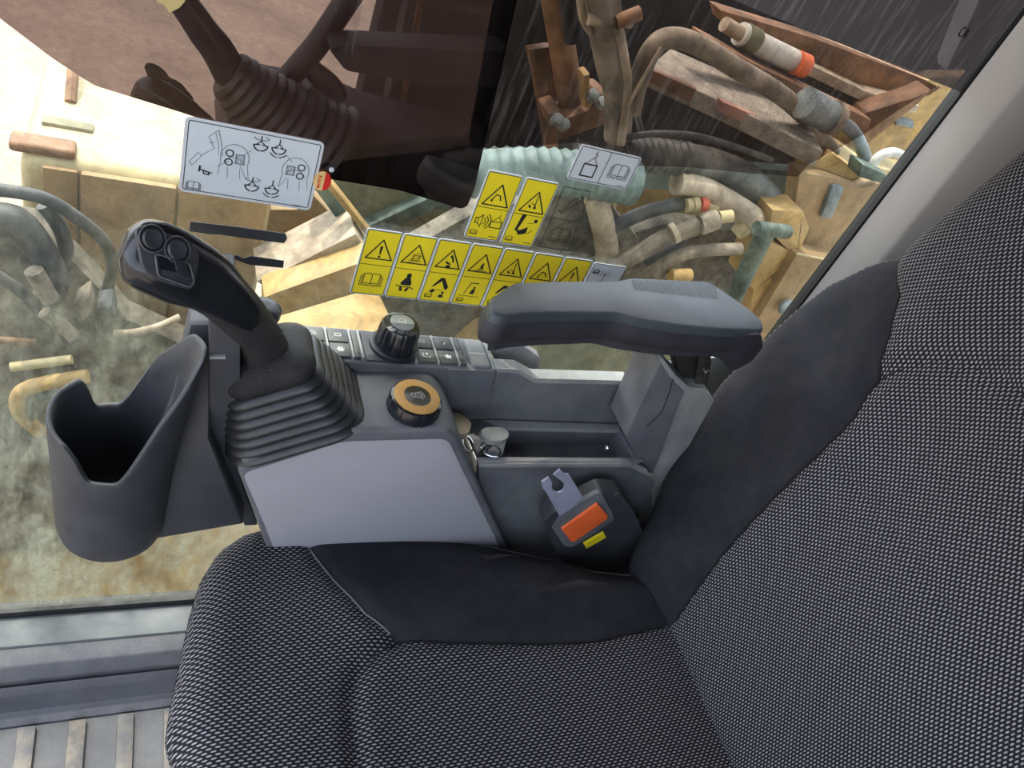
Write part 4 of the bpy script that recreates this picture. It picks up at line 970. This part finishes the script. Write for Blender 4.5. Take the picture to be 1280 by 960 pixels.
# hoses lower left
H = 'hoses seen through the dusty lower left glass'
for lb, pts, r, mm in (('long grey hose arching from the left edge towards the joystick head', [(-30, 235, .92), (20, 240, .92), (60, 250, .92), (100, 275, .93), (128, 300, .95), (140, 330, .98), (132, 372, 1.0)], 8, hose_bk),
                       ('thick grey hose curving down inside the arching hose', [(-20, 270, .90), (20, 275, .90), (50, 310, .90), (68, 350, .90), (60, 372, .92)], 17, hose_bk),
                       ('grey hose branch dropping from the arching hose', [(55, 256, .93), (75, 285, .93), (82, 315, .94), (70, 345, .95)], 9, hose_bk),
                       ('pale hose crossing low behind the thick hose', [(-10, 340, .90), (30, 368, .90), (58, 400, .90), (90, 425, .91)], 7, hose_bk),
                       ('short pale hose below the thick hose', [(55, 390, .88), (75, 405, .88), (92, 420, .88)], 9, hose_lt),
                       ('pale curved pipe just left of the cup holder bracket', [(142, 417, .90), (170, 415, .90), (198, 408, .90), (225, 396, .91)], 4.5, hose_tan),
                       ('yellow bent pipe at the bottom behind the cup holder rim', [(110, 470, .86), (60, 478, .86), (26, 490, .86), (24, 515, .87), (50, 540, .88)], 9, yel_m),
                       ('sage green curved hose inside the yellow bent pipe', [(80, 492, .86), (52, 496, .86), (38, 515, .87), (40, 535, .88)], 5, sage_m)):
    ext_tube('hydraulic_hose', lb, pts, r, mm, 'hose', group=H)
for k, (a, b) in enumerate([((42, 338), (56, 362)), ((52, 360), (64, 374))]):
    ext_tube('hose_ferrule', ('upper' if k == 0 else 'lower')+' light sleeve on the thick grey hose at the left', [(a[0], a[1], .875), (b[0], b[1], .875)], 11, hose_lt, 'fitting', group='ferrules on the thick grey hose')
ext_tube('cream_bar', 'short cream bar lying low at the left behind the glass', [(14, 459, .84), (90, 449, .84)], 6, cream_m, 'bar')
ext_tube('pink_bar', 'faded reddish bar above the cream bar at the left', [(-20, 424, .86), (45, 428, .86)], 5, brn_m, 'bar')
ext_prism('hose_clamp_block', 'grey clamp block in the dirt right of the hoses', [(120, 385), (140, 382), (146, 398), (125, 402)], .90, .04, hose_bk, 'clamp')
ext_prism('valve_block', 'pale grey valve block beside the grey clamp block', [(92, 385), (112, 370), (117, 388), (104, 402)], .90, .04, hose_lt, 'valve')
ext_prism('step_beam', 'cream beam behind the cup holder rim', [(-20, 497), (60, 488), (190, 470), (188, 488), (110, 500), (-20, 520)], 1.0, .06, cream_m, 'beam')
# -- middle: ramp, rail, kerb, yellow cover
ext_prism('sage_rail', 'sage green diagonal rail right of the joystick decal', [(384, 225), (400, 222), (462, 300), (462, 330), (440, 300)], 1.12, .05, sage_m, 'rail')
ext_prism('narrow_tan_rail', 'tan flange along the sage green rail', [(398, 222), (408, 222), (470, 300), (462, 300)], 1.08, .03, yel_m, 'rail')
ext_prism('tan_ramp', 'brown dusty ramp between the tape strips and the sage rail', [(300, 262), (372, 262), (384, 236), (446, 300), (440, 320), (340, 350), (300, 330)], 1.25, .05, khaki_pl, 'ramp')
ext_prism('stone_kerb', 'pale rough kerb strip under the row of yellow decals', [(320, 352), (360, 335), (445, 292), (470, 330), (350, 372)], 1.05, .10, hose_tan, 'kerb')
ext_prism('cream_cover', 'cream cover sheet under the first yellow decals', [(330, 372), (350, 364), (460, 325), (480, 380), (400, 440), (330, 440)], 1.00, .06, yel_m, 'cover')
a = [onZ(q[0], q[1], .42) for q in [(345, 395), (470, 358), (505, 430), (460, 470), (345, 470)]]
bm = B(); prism(bm, a, (0, 0, -.02), .004); obj('yellow_cover', bm, yel_m, None, True, 'bright yellow cover plate behind the switch bank', 'cover')
ext_prism('olive_bulkhead', 'smooth olive panel below the mirror film', [(400, 205), (600, 180), (640, 200), (590, 330), (470, 330), (446, 290)], 1.20, .04, olive_m, 'panel')
ext_prism('olive_brace', 'lighter olive brace crossing the olive panel', [(440, 292), (540, 246), (588, 262), (588, 272), (545, 262), (450, 306)], 1.16, .03, sage_m, 'brace')
ext_prism('dirty_bulkhead', 'dirt stained bulkhead behind the row of decals', [(478, 330), (600, 262), (745, 235), (800, 300), (760, 500), (480, 500)], .98, .04, dirt_m, 'bulkhead')
wc = onY(655, 500, .86)
wh = thing('flanged_drum', 'yellow and olive flanged drum behind the switch bank', 'drum', wc)
for nm, r0, r1, hh, mm in (('outer_rim', .142, .126, .05, yel_m), ('olive_band', .126, .100, .035, olive_m), ('inner_rim', .100, .085, .048, yel_m), ('hub', .060, .01, .02, olive_m)):
    bm = B(); lathe(bm, [(r0, -.06), (r0, hh-.06), (r1, hh-.055), (r1, -.065)], wc+Vector((0, .03, 0)), (0, -1, .25), 56); obj(nm, bm, mm, wh)
# -- ribbed duct
dt = thing('ribbed_duct', 'pale green ribbed air duct behind the upper pair of yellow decals', 'duct', onY(660, 225, .95))
ext_tube('duct', None, [(560, 222, .97), (600, 216, .96), (660, 214, .95), (720, 218, .95), (790, 228, .95)], 29, rib_hose_m, ribs=17, parent=dt, ribamp=.07)
dt2 = thing('black_air_hose', 'wide ribbed black air hose right of the white hook label', 'hose', onY(820, 195, 1.0))
ext_tube('ribbed_sleeve', None, [(770, 195, .99), (800, 193, 1.0), (856, 199, 1.0)], 21, hose_bk, ribs=10, parent=dt2, ribamp=.08)
ext_tube('smooth_end', None, [(850, 198, 1.0), (890, 206, 1.0), (930, 222, 1.0), (960, 250, 1.0)], 19, hose_bk, parent=dt2)
ext_tube('steel_hoop', 'thin grey steel hoop above the black air hose', [(782, 172, .98), (820, 167, .98), (870, 170, .98), (920, 184, .98), (965, 200, .98)], 4, hose_bk, 'pipe')
# -- lift cylinder with flange
cy = thing('brown_cylinder', 'upright rusty brown cylinder with a bolted flange at the top middle', 'cylinder', onY(712, 150, 1.10))
ext_tube('barrel', None, [(683, -60, 1.12), (700, 40, 1.11), (716, 142, 1.10)], 17, brn_m, parent=cy, n=24)
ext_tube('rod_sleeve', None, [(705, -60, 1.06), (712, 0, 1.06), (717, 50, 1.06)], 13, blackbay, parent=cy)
ext_prism('flange', None, [(686, 144), (702, 139), (708, 148), (735, 138), (748, 118), (758, 118), (768, 127), (768, 152), (700, 176), (690, 160)], 1.06, .06, brn_m, 'x', parent=cy)
ext_prism('back_plate', None, [(660, 62), (690, 58), (700, 105), (698, 200), (685, 200), (668, 100)], 1.14, .02, brn_m, 'x', parent=cy)
ext_prism('lug', None, [(730, 95), (738, 92), (736, 135), (731, 135)], 1.05, .03, yel_m, 'x', parent=cy)
for q in ((694, 152), (738, 122), (750, 131), (702, 158)):
    bm = B(); lathe(bm, [(.010, 0), (.010, .012), (.006, .014)], onY(q[0], q[1], 1.055), (0, -.6, .8), 8); obj('bolt', bm, bluegrey_m, cy)
ps = thing('pale_standpipe', 'pale rust-streaked standpipe with a hose union at the top middle', 'pipe', onY(765, 160, 1.0))
ext_tube('pipe', None, [(752, 20, 1.0), (763, 80, 1.0), (773, 120, 1.0), (772, 172, 1.0)], 18, hose_lt, parent=ps, n=20)
ext_tube('pipe', None, [(770, 20, .98), (778, 60, .98), (784, 110, .98), (776, 180, .98)], 6, hose_tan, parent=ps)
ext_tube('union_nut', None, [(748, -20, .99), (760, 34, .99)], 22, hose_lt, parent=ps, n=6)
ext_tube('union_collar', None, [(735, 24, .98), (790, 28, .98)], 7, hose_tan, parent=ps)
ext_tube('side_port', None, [(770, 28, .97), (800, 16, .97)], 9, brn_m, parent=ps)
ext_tube('side_tube', None, [(722, -30, .99), (728, 20, .99), (738, 40, .99)], 5, hose_tan, parent=ps)
ext_tube('lower_pipe', 'sunlit cream pipe below the white hook label', [(738, 215, .97), (748, 260, .97), (757, 300, .97), (760, 345, .97)], 15, hose_tan, 'pipe')
ext_tube('lower_pipe', 'thin second cream pipe right of the sunlit pipe', [(770, 215, 1.0), (764, 260, 1.0), (762, 300, 1.0)], 6, cream_m, 'pipe')
ext_tube('bent_pipe', 'large bent brown pipe crossing the upper right of the window', [(789, 140, 1.0), (800, 95, 1.0), (815, 62, 1.0), (835, 48, 1.0), (870, 55, 1.0), (920, 85, 1.0), (975, 118, 1.02), (1010, 150, 1.04), (1040, 190, 1.06)], 13, hose_lt, 'pipe', n=20)
ext_tube('thin_hose', 'thin pale line along the large bent pipe', [(786, 130, .97), (800, 105, .97), (812, 84, .97), (826, 60, .97)], 2.2, hose_tan, 'hose')
# tread plate step
st_ = thing('tread_step', 'brown step with a dusty anti-slip tread below the bent pipe', 'step', onY(880, 110, 1.15))
q = [onY(a, b, y) for a, b, y in [(812, 85, 1.12), (832, 60, 1.35), (1010, 130, 1.35), (1000, 172, 1.12), (905, 128, 1.12)]]
zz = onY(815, 85, 1.12).z
bm = B(); prism(bm, [onZ(a, b, zz) for a, b in [(810, 84), (838, 60), (1000, 130), (1030, 190), (905, 128)]], (0, 0, -.03), .004); obj('tread', bm, tread_m, st_)
bm = B(); prism(bm, YP([(808, 84), (905, 127), (896, 143), (806, 101)], onZ(860, 105, zz).y*.985), (0, .02, 0), .003); obj('front_lip', bm, brn_m, st_)
bm = B(); prism(bm, YP([(903, 127), (1000, 168), (1000, 185), (903, 143)], onZ(940, 140, zz).y*.985), (0, .02, 0), .003); obj('front_lip', bm, mat('faded_red_paint', (.36, .17, .12), .7, var=.2, dust=.5, dustcol=(.5, .4, .3)), st_)
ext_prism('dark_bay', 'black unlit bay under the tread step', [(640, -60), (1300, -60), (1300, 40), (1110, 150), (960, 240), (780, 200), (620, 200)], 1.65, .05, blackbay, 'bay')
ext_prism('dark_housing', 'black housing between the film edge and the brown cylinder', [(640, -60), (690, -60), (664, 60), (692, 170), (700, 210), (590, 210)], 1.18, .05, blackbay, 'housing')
ext_tube('thin_pipe', 'thin dark pipe under the left end of the tread step', [(788, 112, 1.15), (802, 165, 1.15)], 4, bluegrey_m, 'pipe')
# white canister with an orange cap
cn = thing('white_canister', 'white cylindrical canister with an orange end cap at the upper right', 'canister', onY(960, 60, 1.2))
ext_tube('canister_body', None, [(925, 42, 1.2), (948, 55, 1.2), (1000, 80, 1.2)], 14, white_m, parent=cn, n=24)
ext_tube('dark_band', None, [(930, 44, 1.198), (944, 52, 1.198)], 15, olive_m, parent=cn, n=24)
ext_tube('end_cap', None, [(995, 78, 1.19), (1006, 83, 1.19)], 14.5, mat('orange_red_cap', (.75, .16, .05), .5, var=.15), parent=cn, n=24)
ext_tube('neck', None, [(905, 30, 1.2), (925, 42, 1.2)], 9, hose_tan, parent=cn)
fb_ = thing('blue_grey_filter', 'short blue-grey filter cylinder below the white canister', 'filter', onY(1025, 130, 1.0))
ext_tube('filter_body', None, [(1005, 128, 1.0), (1038, 146, 1.0)], 19, bluegrey_m, parent=fb_, n=24)
ext_tube('filter_flange', None, [(1038, 146, .995), (1044, 149, .995)], 20.5, hose_lt, parent=fb_, n=24)
for lb, px, y, mm in (('dark brown beam along the top right of the window', [(900, 12), (1010, 45), (1180, 108), (1160, 122), (1100, 118), (990, 72), (905, 30)], 1.3, brn_m),
                      ('pale beam below the dark brown beam', [(990, 70), (1085, 115), (1150, 132), (1145, 142), (1080, 128), (1010, 95)], 1.25, hose_tan),
                      ('long brown beam under the white canister', [(880, 45), (960, 88), (1090, 150), (1085, 165), (950, 105), (880, 62)], 1.15, brn_m),
                      ('brown bracket below the pale beam', [(1085, 140), (1150, 120), (1165, 112), (1150, 128), (1085, 180), (1060, 170)], 1.2, brn_m)):
    ext_prism('machine_beam', lb, px, y, .05, mm, 'beam', group='beams at the top right of the window')
ext_tube('grey_arc_pipe', 'grey curved pipe leaving the blue-grey filter', [(1044, 148, 1.02), (1064, 162, 1.02), (1076, 182, 1.02), (1082, 200, 1.02)], 8, bluegrey_m, 'pipe')
# yellow body panel right and the white tank hoop
ext_prism('yellow_body_panel', 'sunlit yellow body panel beside the pillar', [(1040, 170), (1170, 95), (1290, 95), (1290, 300), (960, 470), (980, 380)], 1.30, .04, yel_m, 'panel', .01)
ext_prism('panel_latch', 'small grey latch on the sunlit yellow body panel', [(1120, 147), (1143, 152), (1142, 162), (1120, 157)], 1.285, .02, bluegrey_m, 'latch')
ext_prism('cream_tank', 'white washed tank between the pillar and the slotted cover', [(1040, 180), (1100, 210), (1150, 220), (1125, 250), (1080, 300), (1035, 330), (1020, 260)], 1.15, .08, cream_m, 'tank', .01)
ext_tube('white_hoop', 'white curved handrail hoop beside the pillar', [(1085, 215, 1.0), (1100, 195, 1.0), (1122, 192, 1.0), (1140, 212, 1.0), (1146, 235, 1.0)], 6, white_m, 'handrail')
sc_ = thing('slotted_cover', 'tan cover with a blue-grey slot and dark top block at the right of the window', 'cover', onY(1040, 260, 1.0))
ext_prism('cover_plate', None, [(1012, 210), (1040, 190), (1082, 222), (1110, 225), (1100, 250), (1060, 330), (992, 300)], 1.02, .05, yel_m, 'x', parent=sc_)
ext_prism('cover_side', None, [(1000, 215), (1040, 222), (1075, 235), (1105, 228), (1100, 252), (1045, 325), (985, 312)], .99, .04, khaki_pl, 'x', parent=sc_)
ext_prism('slot', None, [(1042, 232), (1056, 235), (1040, 274), (1026, 272)], .98, .015, bluegrey_m, 'x', parent=sc_)
ext_prism('top_block', None, [(1078, 205), (1108, 218), (1108, 232), (1074, 222)], .97, .04, sage_m, 'x', parent=sc_)
yb = thing('yellow_bracket', 'orange-yellow stepped bracket with an olive side plate right of the armrest', 'bracket', onY(960, 360, .95))
ext_prism('bracket_face', None, [(965, 262), (1005, 265), (1012, 285), (998, 320), (970, 380), (948, 405), (936, 392), (942, 362), (928, 350), (945, 305), (960, 300), (984, 312), (962, 290)], .93, .06, yel_m, 'x', parent=yb)
ext_prism('olive_plate', None, [(996, 318), (1060, 332), (1055, 345), (950, 440), (944, 405)], .91, .05, khaki_pl, 'x', parent=yb)
bm = B(); lathe(bm, [(.016, 0), (.016, .008), (.008, .012)], onY(981, 383, .90), (0, -1, .3), 20); obj('plate_bolt', bm, bluegrey_m, yb)
ext_tube('plate_edge', None, [(996, 317, .905), (1060, 331, .905)], 1.5, cream_m, parent=yb)
ext_tube('sage_actuator', 'mottled sage green actuator rod between the hoses and the yellow bracket', [(905, 400, .90), (925, 355, .90), (950, 305, .90), (958, 288, .90)], 12, sage_m, 'actuator', n=20)
ext_tube('sage_crosshead', 'sage green crosshead on top of the actuator rod', [(945, 285, .885), (985, 290, .885)], 9, sage_m, 'fitting', n=12)
ext_prism('sage_wall', 'pale sage steel wall behind the wide hoses', [(775, 200), (1010, 215), (1020, 250), (1005, 270), (940, 265), (850, 240), (775, 235)], 1.10, .03, rib_hose_m, 'wall panel')
ext_prism('tan_body_wall', 'tan dusty body wall behind the hydraulic hoses', [(760, 215), (840, 225), (960, 250), (960, 400), (760, 400)], 1.20, .04, yel_m, 'wall panel')
ext_prism('dirty_valve_bank', 'dirt covered valve bank below the braided hose', [(765, 300), (830, 280), (930, 290), (930, 420), (765, 420)], 1.08, .05, dirt_m, 'valve')
HG = 'hydraulic hoses right of the cream pipe'
for lb, pts, r, mm in (('wide pinkish hose curving down to the yellow bracket', [(845, 228, .98), (870, 232, .98), (905, 250, .97), (935, 268, .96), (962, 288, .96)], 15, hose_tan),
                       ('grey hose rising to the red and white fitting', [(765, 285, .97), (800, 268, .97), (835, 258, .97), (866, 254, .97)], 9, hose_bk),
                       ('pale braided hose rising from behind the end label', [(762, 335, .92), (795, 318, .92), (830, 298, .92), (865, 285, .92), (890, 275, .92)], 11, hose_lt),
                       ('dark hose under the pale braided hose', [(805, 330, .95), (830, 315, .95), (860, 300, .95)], 6, hose_bk),
                       ('olive curved hose just above the armrest', [(820, 345, .90), (840, 325, .90), (870, 314, .90), (925, 311, .90)], 8, hose_lt)):
    ext_tube('hydraulic_hose', lb, pts, r, mm, 'hose', group=HG, n=18, ribs=(11 if 'braided' in lb else 0), ribamp=.04)
ft = thing('hose_fitting', 'white and red hose fitting at the end of the grey hose', 'fitting', onY(870, 254, .96))
for a, b, r, mm, nm in (((857, 257), (864, 256), 9, cream_m, 'sleeve'), ((865, 256), (872, 255), 9.5, cream_m, 'sleeve'), ((874, 255), (882, 256), 9, redfit, 'red_collar'), ((883, 257), (896, 260), 5, cream_m, 'nipple')):
    ext_tube(nm, None, [(a[0], a[1], .958), (b[0], b[1], .958)], r, mm, parent=ft)
ft = thing('braided_hose_fitting', 'pale ringed fitting at the end of the braided hose', 'fitting', onY(880, 280, .91))
for a, b, r, mm, nm in (((840, 293), (846, 290), 13, hose_tan, 'clamp_ring'), ((875, 281), (896, 274), 13, hose_lt, 'sleeve'), ((898, 272), (914, 270), 8, cream_m, 'nipple')):
    ext_tube(nm, None, [(a[0], a[1], .912), (b[0], b[1], .912)], r, mm, parent=ft)
ext_prism('cream_wedge', 'small cream wedge bracket left of the actuator rod', [(922, 298), (934, 284), (940, 292), (926, 300)], .93, .03, cream_m, 'bracket')
ext_tube('orange_plug', 'rust orange plug just above the armrest pad', [(838, 345, .88), (862, 344, .88)], 9, yel_m, 'plug', n=14)
# behind the armrest
ext_prism('grey_side_plate', 'grey dusty plate seen outside between the armrest and the tray wall', [(672, 425), (860, 435), (870, 900), (664, 900)], .80, .03, olive_m, 'panel')
bm = B(); prism(bm, roundpoly(YP([(612, 436), (630, 424), (650, 430), (676, 448), (668, 476), (625, 462)], .594), .004), (0, .012, 0), .003, 3)
obj('moulded_trim_piece', bm, plastic_lt, None, True, 'pale grey moulded trim piece under the front of the armrest', 'trim')
